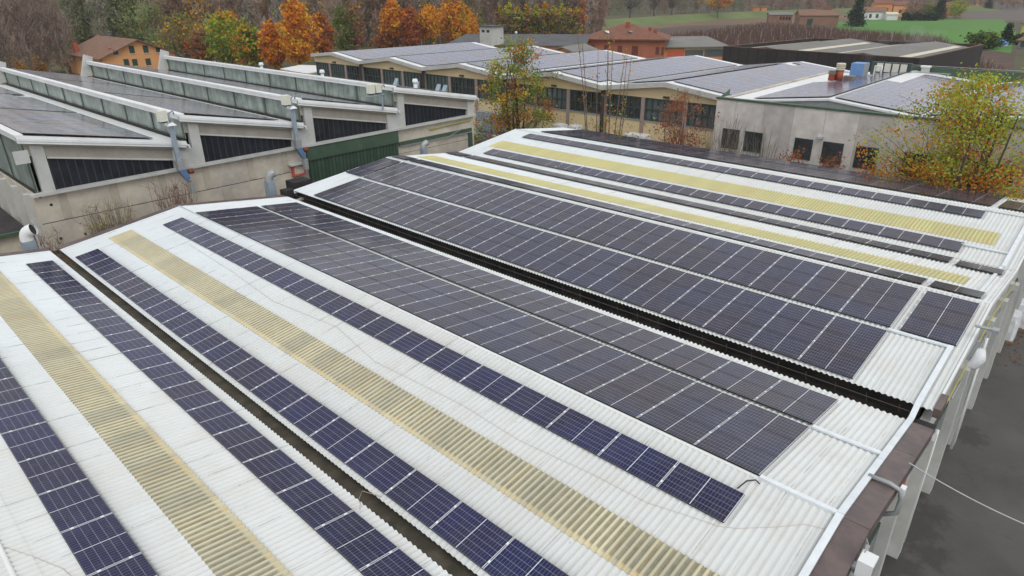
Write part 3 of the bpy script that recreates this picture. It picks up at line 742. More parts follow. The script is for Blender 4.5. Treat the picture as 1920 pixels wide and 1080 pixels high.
def panel_field(o, ud, vd, nu, nv, pu, pv, n, skip=(), face=1):
    """nu x nv panels from corner o, steps pu along ud, pv along vd"""
    ud, vd, n, o = [np.array(q, float) for q in (ud, vd, n, o)]
    for i in range(nu):
        for j in range(nv):
            if (i, j) in skip: continue
            c = o+ud*pu*i+vd*pv*j+n*.08; a, b_ = ud*(pu-.02), vd*(pv-.02)
            if np.cross(a, b_)@n > 0: far_panel(c, c+a, c+a+b_, c+b_, n, face=face)
            else: far_panel(c, c+b_, c+a+b_, c+a, n, face=face)

# loose cables on the roof
def on_path(pts, dz=0.06): return [on(k, s, y, dz) for k, s, y in pts]
b = MB(); b.tube(on_path([('Br', -.3, 1.75), ('Bl', 6.1, 1.9), ('Bl', 5.95, 2.05), ('Bl', 5.6, 2.12)], .08), 0.018, 5)
tag(b.build('black_cable', BLACKC), 'short black cable between the nearest ridge panels and the triple block', 'cable')
b = MB(); b.tube(on_path([('Bl', 5.7, 0.05), ('Bl', 5.55, .5), ('Bl', 5.1, .95), ('Bl', 4.55, 1.6), ('Bl', 4.35, 1.95), ('Bl', 4.2, 2.6), ('Bl', 3.95, 3.6), ('Bl', 3.9, 5.2), ('Bl', 3.7, 7.5), ('Bl', 3.8, 10), ('Bl', 3.6, 14), ('Bl', 4.1, 17), ('Bl', 3.7, 21), ('Bl', 4.0, 25), ('Bl', 4.2, 30)], .04), 0.006, 4)
tag(b.build('copper_wire', COPPER), 'thin bare copper wire snaking along the roof left of the ridge row', 'wire')
b = MB(); b.tube(on_path([('Ar', 6.4, 8.9), ('Ar', 6.55, 9.1)], .1)+[np.array([6.85, 9.4, 5.2]), np.array([7.1, 9.6, 5.2])]+on_path([('Bl', .05, 9.0)], .06), 0.009, 4)
tag(b.build('copper_wire', COPPER), 'looped copper wire hanging across the first gutter', 'wire')
b = MB(); b.tube(on_path([('Ar', 0.9, 10.6), ('Ar', 0.75, 11.4), ('Ar', .4, 12.2), ('Ar', -.1, 13.2)], .04), 0.006, 4)
tag(b.build('copper_wire', COPPER), 'thin wire lying on the white roof at the left edge', 'wire')

# vent cowls, sump box behind the hall
def vent(x, y, ztop, r, dr, label):
    t = thing('vent_cowl', (x, y, 2.0), label, 'vent', 'bent vent pipes beyond the far wall')
    d = np.array([dr[0], dr[1], 0.0]); d /= np.linalg.norm(d)
    b = MB(); b.box(x-r*.95, x+r*.95, y-r*.95, y+r*.95, 1.5, ztop-r*2.0); b.build('duct', STEELB, t)
    pts = [np.array([x, y, ztop-r*2.0])]
    for a in np.linspace(0, rad(78), 6):
        pts.append(np.array([x, y, ztop-r*1.6])+d*(1-math.cos(a))*r*1.4+np.array([0, 0, math.sin(a)*r*1.4]))
    pts.append(pts[-1]+(pts[-1]-pts[-2])*1.2)
    b = MB(); b.tube(pts, r, 16, cap=False); b.build('elbow', GREYM if r < .3 else WHITE, t, smooth=True)
    dirv = (pts[-1]-pts[-2]); dirv /= np.linalg.norm(dirv)
    b = MB(); b.tube([pts[-1]-dirv*.12, pts[-1]-dirv*.10], r*.95, 16); b.build('opening', BLACKC, t)
    return t
P = aty(50, 440, 37.2); vent(P[0]-.05, 37.2, 6.25, 0.30, (0.75, -0.62), 'grey vent pipe with white hood beyond the leftmost roof corner')
P = aty(505, 340, 37.4); vent(P[0], 37.4, 6.5, 0.27, (0.85, -0.4), 'grey vent pipe with dark mouth before the stained concrete wall')
P = aty(794, 278, 37.4); vent(P[0], 37.4, 6.35, 0.23, (0.95, -0.2), 'smaller vent pipe with rusty rim beside the green sliding door')
t = thing('rainwater_box', (21.4, 36.9, 3.5), 'black rainwater box at the far end of the black gutter', 'box')
b = MB(); b.box(20.9, 22.2, 36.45, 37.5, 3.0, 5.75); b.build('tank', BLACKF, t)
b = MB(); b.box(20.2, 20.9, 36.4, 37.1, 3.0, 5.35); b.build('inlet', BLACKF, t)
b = MB(); b.box(22.2, 23.2, 36.5, 37.3, 4.9, 5.35); b.build('overflow', BLACKF, t)

# ================================================================== sawtooth factory beyond the far end
ZR, ZE, YS, YB = 10.10, 8.45, 41.5, 86.0
XR = [8.05, 16.62, 24.85, 33.26]; XE = [16.42, 24.72, 33.15, 42.0]
saw = thing('sawtooth_factory', (25, 60, 0), 'concrete factory with four saw-tooth glazed roofs covered in solar panels', 'building')
def bb(name, m, *bx, parent=saw):
    b = MB()
    for q in bx: b.box(*q)
    return b.build(name, m, parent)
MULL = mat('grey_green_mullion', (.085, .115, .09), .5, .2, 2)
for i in range(4):
    xr, xe = XR[i], XE[i]; sl = (ZE-ZR)/(xe-xr)
    rz = lambda x: ZR+sl*(x-xr)
    ext = 0.25
    b = MB(); b.hexa([(xr-ext, YS-.45, rz(xr)-.22), (xe+.05, YS-.45, rz(xe)-.22), (xe+.05, YB, rz(xe)-.22), (xr-ext, YB, rz(xr)-.22),
                      (xr-ext, YS-.45, rz(xr)), (xe+.05, YS-.45, rz(xe)), (xe+.05, YB, rz(xe)), (xr-ext, YB, rz(xr))]); b.build('roof', WHITE, saw)
    b = MB()
    for dz0, dz1, yo in ((-.02, .10, -.47), (-.16, -.02, -.53), (-.30, -.16, -.49)):
        b.hexa([(xr-ext, YS+yo, rz(xr)+dz0), (xe+.08, YS+yo, rz(xe)+dz0), (xe+.08, YS-.36, rz(xe)+dz0), (xr-ext, YS-.36, rz(xr)+dz0),
                (xr-ext, YS+yo, rz(xr)+dz1), (xe+.08, YS+yo, rz(xe)+dz1), (xe+.08, YS-.36, rz(xe)+dz1), (xr-ext, YS-.36, rz(xr)+dz1)])
    b.build('eaves_gutter', WHITE, saw)
    b = MB(); b.hexa([(xr-ext-.03, YS-.4, rz(xr)+.0), (xr+.12, YS-.4, rz(xr)+.0), (xr+.12, YB, rz(xr)+.0), (xr-ext-.03, YB, rz(xr)+.0),
                      (xr-ext-.03, YS-.4, rz(xr)+.12), (xr+.12, YS-.4, rz(xr)+.12), (xr+.12, YB, rz(xr)+.12), (xr-ext-.03, YB, rz(xr)+.12)]); b.build('ridge_flashing', WHITE, saw)
    # front: concrete beam under the roof, white lintel, dark window wedge, columns
    def slab(x0, x1, d0, d1, y0, y1, m, nm):
        b = MB(); b.hexa([(x0, y0, rz(x0)-d1), (x1, y0, rz(x1)-d1), (x1, y1, rz(x1)-d1), (x0, y1, rz(x0)-d1), (x0, y0, rz(x0)-d0), (x1, y0, rz(x1)-d0), (x1, y1, rz(x1)-d0), (x0, y1, rz(x0)-d0)]); return b.build(nm, m, saw)
    slab(xr, xe, .3, .46, YS-.30, YS+.2, CONC_B, 'beam'); slab(xr+.05, xe-.02, .46, 1.08, YS-.12, YS+.2, CONC_B, 'beam'); slab(xr+.95, xe-.75, 1.08, 1.18, YS-.16, YS+.2, PALE, 'lintel')
    x0, x1 = xr+.92, xe-.84
    b = MB(); b.prism([(x0, YS+.05, 6.92), (x1, YS+.05, 6.92), (x1, YS+.05, rz(x1)-1.18), (x0, YS+.05, rz(x0)-1.18)], (0, .1, 0)); b.build('window', GLASSR, saw)
    b = MB()
    b.prism([(xr+.28, YS-.2, 6.92), (xr+.9, YS-.2, 6.92), (xr+.9, YS-.2, rz(xr+.9)-.46), (xr+.28, YS-.2, rz(xr+.28)-.46)], (0, .4, 0)); b.build('column', PALE, saw)
    b = MB()
    xq = XR[i+1]+.278 if i < 3 else xe-.02; b.prism([(xe-.8, YS-.2, 6.92), (xq, YS-.2, 6.92), (xq, YS-.2, rz(xe)-.46), (xe-.8, YS-.2, rz(xe-.8)-.46)], (0, .4, 0)); b.build('column', PALE, saw)
    b = MB(); b.tube([(xe+.0, YS-.55, ZE-.12), (xe+.12, YS-.62, ZE-.14), (xe+.16, YS-.62, ZE-.45)], .06, 6); b.build('spout', WHITE, saw, smooth=True)
    # north light: glazing under the ridge
    zb = ZE+.12 if i else 6.95
    xg = xr+.06
    b = MB(); b.box(xg, xg+.04, YS+.02, YB-.2, zb, ZR-.23); g = b.build('glazing', mat_stripes('dusty_wired_glass_bars', (0.25, 0.30, 0.27), (0.10, 0.13, 0.115), .82, .045, axis=1, rough=.35, var=.35, spec=.5), saw)
    for y in list(np.arange(YS+.15, YB, 4.9)): bb('mullion', MULL, (xg-.05, xg-.016, y-.11, y+.11, zb, ZR-.23))
    b = MB(); b.box(xg-.16, xg-.1, YS, YB-.2, zb-.12, zb+.06); b.build('sill_flashing', BLACKF, saw)
    b = MB(); b.prism([(xr-1.25, YB-.1, ZE-.0), (xr-.35, YB-.1, ZR+.85), (xr+.45, YB-.1, ZR+.55), (xr+.1, YB-.1, ZE+.3)], (0, .35, 0)); b.build('end_plate', PALE, saw)
    un = np.array([1, 0, sl]); un /= np.linalg.norm(un); nn = np.array([-un[2], 0, un[0]])
    for q in range(3):
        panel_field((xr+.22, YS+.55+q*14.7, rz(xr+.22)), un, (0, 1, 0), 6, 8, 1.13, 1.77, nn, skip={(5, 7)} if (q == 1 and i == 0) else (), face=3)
# walls
bb('sill', PALE, (7.7, 42.1, YS-.32, YS+.2, 6.74, 6.915))
bb('front_wall', CONC, (7.86, 24.85, YS, YS+.28, 0, 6.74)); bb('front_wall', CONC, (33.35, 42.05, YS, YS+.28, 0, 6.74))
bb('panel_joint', BLACKF, (7.86, 24.85, YS-.004, YS-.001, 5.10, 5.14)); bb('panel_joint', BLACKF, (33.4, 41.6, YS-.004, YS-.001, 4.72, 4.75))
PYC = mat('pale_yellow_concrete', (0.45, 0.405, 0.325), .85, .15, 1.1, dirt=(.33, .31, .28), dscale=.8)
for x in (9.2, 11.9, 14.7, 17.5, 20.6, 23.2): bb('pale_band', PYC, (x-.22, x+.22, YS-.03, YS-.006, 5.2, 6.7))
for x in (10.1, 12.4, 15.6, 18.6, 21.7): bb('pale_band', PYC, (x-.25, x+.25, YS-.03, YS-.006, 2.0, 5.05))
b = MB()
for px, py_ in ((75, 369), (96, 384), (161, 439), (114, 447), (60, 0), (330, 352), (354, 318), (351, 336)):
    if py_:
        P = aty(px, py_, YS); b = MB(); b.tube([(P[0], YS-.012, P[2]), (P[0], YS+.1, P[2])], .085, 8); b.build('anchor_hole', BLACKF, saw)
bb('back_wall', CONC, (7.86, 42.05, YB-.3, YB-.11, 0, 8.3))
bb('side_wall', CONC, (7.86, 8.1, YS+.281, YB-.31, 0, 6.9)); bb('side_wall', CONC, (41.8, 42.05, YS+.281, YB-.31, 0, 8.2))
for y in np.arange(YS+1.2, YB, 2.6): bb('buttress', PALE, (7.6, 7.859, y-.3, y+.3, 0, 6.7))
bb('roof_deck', GREYM, (8.2, 41.8, YS+.3, YB-.4, 6.5, 6.6))
bb('sliding_door', GREEN_C, (24.95, 33.28, YS-.12, YS-.02, 0, 5.74))
bb('door_header', GREEN, (24.9, 33.30, YS-.24, YS-.02, 5.741, 6.70))
bb('door_core', CONC, (24.86, 33.34, YS, YS+.28, 0, 6.73))
b = MB(); b.box(33.4, 41.7, YS-.14, YS-.01, 5.42, 5.72); b.box(41.3, 41.75, YS-.14, YS-.01, 0, 5.41); b.build('door_rail', GREEN, saw)
b = MB(); b.box(33.4, 41.7, YS-.2, YS-.15, 5.34, 5.41); b.build('track', GREYM, saw)
b = MB(); b.tube([(36.8, YS-.1, 6.28), (41.6, YS-.1, 6.42)], .05, 6); b.build('gas_pipe', YELP, saw)
b = MB(); b.tube([(37.6, YS-.16, 5.0), (40.5, YS-.3, 5.9)], .025, 5); b.build('cable', GREYM, saw)
bb('blank_plate', PALE, (7.42, 8.12, YS-.62, YS-.56, 8.72, 9.42))
for x, y, h in ((30.0, YS+1.2, .5), (26.4, 47, .45), (38.0, YS+2.5, .55)):
    pass
# ventilation units hung on the facade
def extractor(x, label, boxes, low):
    t = thing('fan_unit', (x, YS-.6, 6.5), label, 'fan unit', 'white fan boxes on steel ducts')
    for k in range(boxes):
        b = MB(); b.box(x-.46-k*.62, x+.02-k*.62, YS-1.0, YS-.55, ZR-.12, ZR+.52)
        f = b.build('fan_box', OFFW, t)
        b = MB(); b.box(x-.42-k*.62, x-.02-k*.62, YS-.95, YS-.6, ZR-.2, ZR-.121); g = b.build('outlet', BLACKC, f); g.location = (0, 0, 0)
        for v in g.data.vertices: v.co = v.co
    b = MB(); b.tube([(x+.18, YS-.75, ZR+.3), (x+.18, YS-.75, ZR-.4)], .06, 6); b.tube([(x+.18, YS-.75, ZR+.28), (x+.45, YS-.75, ZR+.42), (x+.5, YS-.75, ZR+.2)], .05, 6); b.build('bent_pipe', STEELB, t, smooth=True)
    if low:
        b = MB(); b.prism([(x-.1, YS-1.0, ZR-.42), (x+.46, YS-1.0, ZR-.42), (x+.3, YS-.85, ZR-.25), (x+.06, YS-.85, ZR-.25)], (0, .5, 0)); b.build('rain_hood', WHITE, t)
        b = MB(); b.box(x+.06, x+.30, YS-.86, YS-.62, 7.05, ZR-.42); b.build('duct', STEELB, t)
        b = MB(); b.box(x+.0, x+.42, YS-.95, YS-.55, 6.92, 7.5); b.build('duct_box', GREYM, t)
        b = MB(); b.prism([(x+.02, YS-.95, 6.91), (x+.42, YS-.95, 6.91), (x+.62, YS-.95, 6.3), (x+.4, YS-.95, 6.15)], (0, .35, 0)); b.build('elbow', BLUEP, t)
        b = MB(); b.tube([(x+.62, YS-.78, 6.72), (x+.92, YS-.78, 6.72)], .16, 10); b.build('motor', mat('rusty_motor', (.19, .06, .035), .6, .3, 4), t, smooth=True)
        b = MB(); b.box(x+.45, x+.75, YS-.9, YS-.6, 5.3, 6.08); b.build('stand', GREYM, t)
    else:
        b = MB(); b.box(x-1.2, x+.3, YS-.9, YS-.6, ZR-.34, ZR-.24); b.tube([(x+.2, YS-.72, ZR-.3), (x+.2, YS-.72, 8.6)], .07, 6); b.build('bracket', STEELB, t)
    return t
extractor(15.5, 'white fan box on a long blue-grey duct at the first tooth corner', 1, True)
extractor(23.75, 'white fan box on a long blue-grey duct above the red-framed box', 1, True)
extractor(31.45, 'pair of white fan boxes on a bracket at the third tooth corner', 2, False)
t = thing('meter_box', (24.05, YS-.3, 5.3), 'red framed meter box beside the green sliding door', 'meter box')
bb('frame', REDP, (23.55, 24.55, YS-.26, YS-.01, 4.82, 5.62), parent=t)
bb('dial_plate', mat('pale_dial', (.55, .47, .40), .6, .2, 9), (23.68, 24.42, YS-.275, YS-.262, 4.95, 5.52), parent=t)
bb('canopy', PALE, (23.35, 24.75, YS-.5, YS-.01, 5.63, 5.74), parent=t)
for px, py_, lab in ((491, 130, 'white round roof vent on the rear saw-tooth ridge, the left one'), (605, 145, 'white round roof vent on the rear saw-tooth ridge, the middle one'), (779, 164, 'white round roof vent nearest the corner of the rear saw-tooth roof')):
    P = at(px, py_, 9.6); t = thing('roof_vent', (P[0], P[1], 9.0), lab, 'vent')
    b = MB(); b.tube([(P[0], P[1], 8.9), (P[0], P[1], 10.0)], .16, 10); b.build('pipe', WHITE, t, smooth=True)
    b = MB(); b.tube([(P[0], P[1], 10.0), (P[0], P[1], 10.06), (P[0], P[1], 10.3)], [.24, .26, .2], 10); b.build('cap', WHITE, t, smooth=True)

# low annex with a black felt roof at the left
an = thing('annex', (-5, 55, 0), 'low annex with black felt roof against the ribbed concrete side wall', 'building')
bb('wall', CONC, (-22, 7.5, 44.3, 78, 0, 4.05), parent=an)
bb('roof', BLACKF, (-22.1, 7.56, 44.2, 78.1, 4.055, 4.3), parent=an)
bb('verge', GREEN, (-22.1, 7.56, 44.0, 44.19, 4.1, 4.32), parent=an)

# ================================================================== cream workshop with five low gables
PK = [90.9, 76.55, 62.1, 46.8, 32.3]; VL = [96.6, 83.7, 69.4, 54.5, 39.8, 25.2]
ZV, ZP, XC, XB, SH = 7.75, 8.65, 60.0, 88.0, -2.5
cr = thing('cream_workshop', (74, 60, 0), 'cream workshop with five low white gables, green windows and solar panels', 'building')
def rf(y0, z0, y1, z1, nm, m, t=.18):
    b = MB(); b.hexa([(XC-.5, y0, z0-t), (XB, y0+SH, z0-t), (XB, y1+SH, z1-t), (XC-.5, y1, z1-t), (XC-.5, y0, z0), (XB, y0+SH, z0), (XB, y1+SH, z1), (XC-.5, y1, z1)]); return b.build(nm, m, cr)
for j in range(5):
    vl, pk, vr = VL[j], PK[j], VL[j+1]
    zl = 8.15 if j == 0 else ZV
    rf(pk, ZP, vl, zl, 'roof', WHITE); rf(vr, ZV, pk, ZP, 'roof', WHITE)
    for (ya, za, yb_, zb_) in ((vr, ZV, pk, ZP), (pk, ZP, vl, zl)):
        b = MB(); b.hexa([(XC-.62, ya, za-.42), (XC-.501, ya, za-.42), (XC-.501, yb_, zb_-.42), (XC-.62, yb_, zb_-.42), (XC-.62, ya, za+.05), (XC-.501, ya, za+.05), (XC-.501, yb_, zb_+.05), (XC-.62, yb_, zb_+.05)])
        b.build('gutter', GREYM if False else PALE, cr)
    b = MB(); b.prism([(XC, vr, 6.95), (XC, vl, 6.95), (XC, vl, zl-.19), (XC, pk, ZP-.19), (XC, vr, ZV-.19)], (.25, 0, 0)); b.build('gable_wall', CREAM, cr)
    b = MB(); b.box(XC, XC+.25, vr, vl, 0, 4.55); b.build('lower_wall', CREAM, cr)
    b = MB(); b.box(XC-.08, XC+.2, vr, vl, 4.551, 4.68); b.build('sill', GREYM, cr)
    n = 3
    for k in range(n):
        a, c = vr+(vl-vr)*k/n+.3, vr+(vl-vr)*(k+1)/n-.3
        b = MB()
        for q in range(7):
            y = a+(c-a)*q/6; w = .05 if q % 6 else .09
            b.box(XC+.0, XC+.09, y-w, y+w, 4.69, 6.94)
        for z in (4.76, 5.8, 6.87): b.box(XC+.005, XC+.085, a, c, z-.05, z+.05)
        fr = b.build('window', FRAMEG, cr)
        b = MB(); b.box(XC+.11, XC+.14, a, c, 4.69, 6.94); g = b.build('pane', GLASSB if (j+k) % 3 else GLASSD, fr, loc=None); 
        b = MB(); b.box(XC-.12, XC+.24, vr+(vl-vr)*(k+1)/n-.2, vr+(vl-vr)*(k+1)/n+.2, 0, 6.94)
        if k < n-1: b.build('column', PINKC, cr)
    b = MB(); b.box(XC-.2, XC+.24, vr-.2, vr+.2, 0, 7.3); b.build('column', PINKC, cr)
    b = MB(); b.tube([(XC-.34, vr-.12, 0), (XC-.34, vr-.12, 7.4)], .09, 6); b.tube([(XC-.34, vr+.16, 0), (XC-.34, vr+.16, 7.4)], .09, 6); b.build('downpipe', DOWNP, cr)
    b = MB(); b.box(XC-.3, XC-.01, pk-.35, pk+.25, 7.1, 7.28); b.build('wall_lamp', DOWNP, cr)
    ux = np.array([XB-XC+.5, SH, 0.]); ux /= np.linalg.norm(ux)
    w = np.array([0, vr-pk, ZV-ZP]); w /= np.linalg.norm(w); nn = np.cross(ux, w); nn *= np.sign(nn[2])
    o = np.array([XC+.55, pk+w[1]*.28, ZP+w[2]*.28])
    panel_field(o, ux, w, 15, 6, 1.74, 1.12, nn, skip={(13, 0), (13, 5), (12, 5)} if j == 4 else {(0, 5)} if j == 3 else ())
    w2 = np.array([0, vl-pk, zl-ZP]); w2 /= np.linalg.norm(w2); n2 = np.cross(ux, w2); n2 *= np.sign(n2[2])
    if j > 0: panel_field(np.array([XC+1.0, pk+w2[1]*.45, ZP+w2[2]*.45]), ux, w2, 14, 5, 1.74, 1.08, n2)
bb('end_wall', CREAM, (XC+.26, XB, VL[0]-.3, VL[0]-.05, 0, 7.9), parent=cr)
b = MB(); b.prism([(XB-.3, VL[-1]+SH, 0), (XB-.3, VL[0]+SH, 0), (XB-.3, VL[0]+SH, 7.6), (XB-.3, VL[-1]+SH, 7.5)], (.25, 0, 0)); b.build('rear_wall', CREAM, cr)
for y, z in ((70.6, 4.8), (66.2, 4.8), (64.9, 4.8), (75.2, 4.9)):
    b = MB(); b.prism([(XC-.02, y, z), (XC-.55, y, z+.1), (XC-.02, y, z+1.0)], (0, .75, 0)); b.build('open_sash', mat('sky_blue_pane', (.36, .45, .52), .2, .1, 2), cr)

# ================================================================== grey concrete warehouse at the right
gw = thing('concrete_warehouse', (68, 8, 0), 'grey precast concrete warehouse with green coping and square dark windows', 'building')
bb('front_wall', CONC_G, (56, 56.3, -16, 24.95, 0, 8.18), parent=gw)
bb('coping', GREEN, (55.92, 56.4, -16.1, 25.02, 8.181, 8.33), parent=gw)
bb('side_wall', CONC, (56.301, 84, 24.66, 24.95, 0, 8.18), parent=gw)
b = MB(); b.prism([(56.41, 24.97, 8.2), (58.4, 24.97, 8.2), (58.4, 24.97, 8.75)], (0, .06, 0)); b.build('corner_trim', GREEN, gw)
RY = [(22.7, 8.12), (16.0, 8.86), (9.3, 8.12), (2.4, 8.9), (-5, 8.1), (-12, 8.8)]
for (ya, za), (yb_, zb_) in zip(RY[:-1], RY[1:]):
    b = MB(); b.hexa([(57.2, yb_, zb_-.15), (84, yb_, zb_-.15), (84, ya, za-.15), (57.2, ya, za-.15), (57.2, yb_, zb_), (84, yb_, zb_), (84, ya, za), (57.2, ya, za)]); b.build('roof', WHITE, gw)
    b = MB(); b.prism([(57.35, ya, 7.6), (57.35, yb_, 7.6), (57.35, yb_, zb_-.16), (57.35, ya, za-.16)], (.1, 0, 0)); b.build('gable_sheet', GREYM, gw)
    w = np.array([0, yb_-ya, zb_-za]); L_ = np.linalg.norm(w); w /= L_; nn = np.array([0, -w[2], w[1]]); nn *= np.sign(nn[2])
    if ya > 9: panel_field(np.array([57.9, ya+w[1]*.25, za+w[2]*.25]), (1, 0, 0), w, 14, 5, 1.74, 1.27, nn, skip={(i, 0) for i in range(8, 14)} | {(13, j) for j in range(5)} | ({(12, 1), (11, 1), (12, 2)} if ya > 20 else {(12, 0)}))
    else:
        b = MB()
        for x in np.arange(58, 83, .33): b.bar((x, ya+w[1]*.2, za+w[2]*.2+.02), (x, yb_-w[1]*.2, zb_-w[2]*.2+.02), .1, .06)
        b.build('roof_rib', PALE, gw)
bb('roof_deck', WHITE, (56.41, 83.9, 22.75, 24.6, 7.95, 8.05), parent=gw)
bb('parapet', GREEN, (83.2, 83.5, -16, 19.5, 7.6, 9.25), parent=gw)
bb('handrail', GREYM, (82.95, 83.0, -16, 19.4, 9.4, 9.45), parent=gw)
for y0, y1 in ((22.55, 24.0), (20.45, 21.95), (16.25, 17.6), (13.85, 15.33), (11.3, 12.8), (8.0, 9.4), (2.55, 4.2), (-1.2, .5)):
    b = MB(); b.box(55.96, 55.999, y0-.06, y1+.06, 4.02, 5.74); fr = b.build('window', FRAMEG, gw)
    b = MB(); b.box(55.94, 55.958, y0, y1, 4.08, 5.68); b.build('pane', GLASSD, fr)
bb('awning', GREEN, (55.5, 55.998, 14.0, 17.95, 3.45, 3.75), parent=gw)
b = MB()
for y in np.arange(14.1, 17.9, .32): b.box(55.48, 55.499, y-.05, y+.05, 3.3, 3.75)
b.build('awning_rib', FRAMEG, gw)
b = MB(); b.box(55.5, 55.999, 15.45, 15.85, 5.95, 6.12); b.build('wall_lamp', ALU, gw)
bb('pilaster', PALE, (55.6, 55.999, 1.2, 2.0, 0, 7.0), parent=gw)

def roof_item(px, py_, z, nm, lab, cat):
    P = at(px, py_, z); return P, thing(nm, P, lab, cat)
P, t = roof_item(1572, 151, 8.55, 'flue', 'red round flue with cream louvred top on the warehouse roof', 'flue')
b = MB(); b.tube([P, P+[0, 0, 1.0]], .36, 12); b.build('stack', REDB, t, smooth=True)
b = MB()
for k in range(4): b.tube([P+[0, 0, 1.0+k*.17], P+[0, 0, 1.05+k*.17], P+[0, 0, 1.14+k*.17]], [.42, .46, .38], 12)
b.build('louvre', STRIP, t)
P, t = roof_item(1558, 151, 8.55, 'duct_stub', 'short brown louvred duct left of the red flue', 'duct')
b = MB(); b.box(P[0]-.2, P[0]+.3, P[1]-.25, P[1]+.25, P[2], P[2]+.6); b.build('body', REDB, t)
b = MB()
for k in range(3): b.box(P[0]-.26, P[0]+.36, P[1]-.31, P[1]+.31, P[2]+.62+k*.13, P[2]+.70+k*.13)
b.build('louvre', mat('taupe_metal', (.26, .23, .19), .6, .2, 3), t)
P, t = roof_item(1603, 148, 8.5, 'cooling_unit', 'light blue cooling unit box on the warehouse roof', 'cooling unit')
b = MB(); b.box(P[0], P[0]+1.7, P[1]-.62, P[1]+.62, P[2]+.3, P[2]+1.5); b.build('casing', LBLUE, t)
b = MB(); b.box(P[0]+.02, P[0]+1.68, P[1]-.64, P[1]-.621, P[2]+.35, P[2]+1.45); b.build('side_panel', GREYM, t)
b = MB(); b.box(P[0]+.05, P[0]+1.65, P[1]-.58, P[1]+.58, P[2], P[2]+.299); b.build('base', GREYM, t)
b = MB(); b.tube([P+[1.7, -.7, .2], P+[1.8, -1.2, .2], P+[1.8, -1.2, 1.2], P+[1.8, -1.8, 1.2], P+[1.8, -1.8, .1]], .10, 8); b.build('pipe', WHITE, t, smooth=True)
P, t = roof_item(1592, 151, 8.5, 'duct_stub', 'low taupe louvred box in front of the blue cooling unit', 'duct')
b = MB()
for k in range(4): b.box(P[0]-.5, P[0]+.3, P[1]-.5, P[1]+.5, P[2]+k*.13, P[2]+.08+k*.13)
b.build('louvre', MATS['taupe_metal'], t); b = MB(); b.box(P[0]-.42, P[0]+.22, P[1]-.42, P[1]+.42, P[2], P[2]+.46); b.build('body', GREYM, t)
P0, P1 = at(1640, 139, 8.5), at(1699, 143, 8.5)
t = thing('fan_bank', (P0+P1)/2, 'row of four square cream fan panels in a dark frame on the roof', 'fan bank')
dv = (P1-P0); L_ = np.linalg.norm(dv); dv /= L_; nv = np.array([dv[1], -dv[0], 0]); nv *= np.sign(nv @ (CAM-P0))
b = MB(); b.prism([P0-dv*.5, P1+dv*.3, P1+dv*.3+[0, 0, 1.25], P0-dv*.5+[0, 0, 1.25]], -nv*.5); b.build('frame', FRAMEG, t)
for k in range(4):
    a = P0+dv*(L_*k/4+.06); c = P0+dv*(L_*(k+1)/4-.10)
    b = MB(); b.prism([a+[0, 0, .3]+nv*.06, c+[0, 0, .3]+nv*.06, c+[0, 0, 1.15]+nv*.06, a+[0, 0, 1.15]+nv*.06], -nv*.055); b.build('fan_panel', OFFW, t)
b = MB(); b.tube([P0+nv*.3+[0, 0, .12], P1+nv*.3+[0, 0, .12], P1+nv*.3+dv*.4+[0, 0, .5], P1+nv*.3+dv*4+[0, 0, .5]], .06, 6); b.build('pipe', GREYM, t)
P, t = roof_item(1733, 141, 8.5, 'roof_cabinet', 'small pale grey cabinet by the warehouse parapet', 'cabinet')
b = MB(); b.box(P[0]-.3, P[0]+.3, P[1]-.35, P[1]+.35, P[2], P[2]+.8); b.build('body', PALE, t); b = MB(); b.box(P[0]-.4, P[0]+.4, P[1]-.45, P[1]+.45, P[2]+.81, P[2]+.95); b.build('lid', WHITE, t)

# ================================================================== dark clad shed with striped roof
sh = thing('dark_shed', (152, 44, 0), 'flat black-brown clad shed with pale rooflight stripes', 'building')
K = [np.array(q, float) for q in ((137.4, 64.7, 0), (131.9, 26.6, 0), (171.5, 24.3, 0), (171.9, 58.9, 0))]
for i in range(4):
    p, q = K[i], K[(i+1) % 4]; t_ = (q-p)/np.linalg.norm(q-p); n = np.array([-t_[1], t_[0], 0]); c_ = sum(K)/4
    if n @ (c_-p) < 0: n = -n
    b = MB(); b.prism([p, q, q+[0, 0, 6.0], p+[0, 0, 6.0]], n*.35)
    b.build('wall', BROWNSH if i in (0, 2) else BROWNSX, sh)
    L_ = np.linalg.norm(q-p)
    b = MB(); b.prism([p-n*.05+[0, 0, 6.0], q-n*.05+[0, 0, 6.0], q-n*.05+[0, 0, 6.1], p-n*.05+[0, 0, 6.1]], n*.45); b.build('coping', mat('rusty_coping', (.14, .075, .055), .7, .3, .6), sh)
u0, u1 = K[1]-K[0], K[2]-K[3]
def shp(a, c, z): # a along the front 0..1, c depth 0..1
    p = K[0]+u0*a; q = K[3]+u1*a; r_ = p+(q-p)*c; return np.array([r_[0], r_[1], z])
def zs(a): return 5.15+1.1*(1-abs((a*2 % 1)*2-1))
for i in range(4):
    a, c = i*.25+(.012 if i == 0 else 0), (i+1)*.25-(.012 if i == 3 else 0)
    b = MB(); b.prism([shp(a, .012, zs(i*.25)), shp(a, .985, zs(i*.25)), shp(c, .985, zs((i+1)*.25+1e-6) if i != 3 else 5.15), shp(c, .012, zs((i+1)*.25+1e-6) if i != 3 else 5.15)], (0, 0, .1)); b.build('roof', GRAVR, sh)
    for m_ in (.085, ):
        s0 = i*.25+(.06 if i % 2 == 0 else .13); s1 = s0+.035
        b = MB(); b.prism([shp(s0, .02, zs(s0)+.11), shp(s0, .9, zs(s0)+.11), shp(s1, .9, zs(s1)+.11), shp(s1, .02, zs(s1)+.11)], (0, 0, .06)); b.build('rooflight', STRIP, sh)
b = MB()
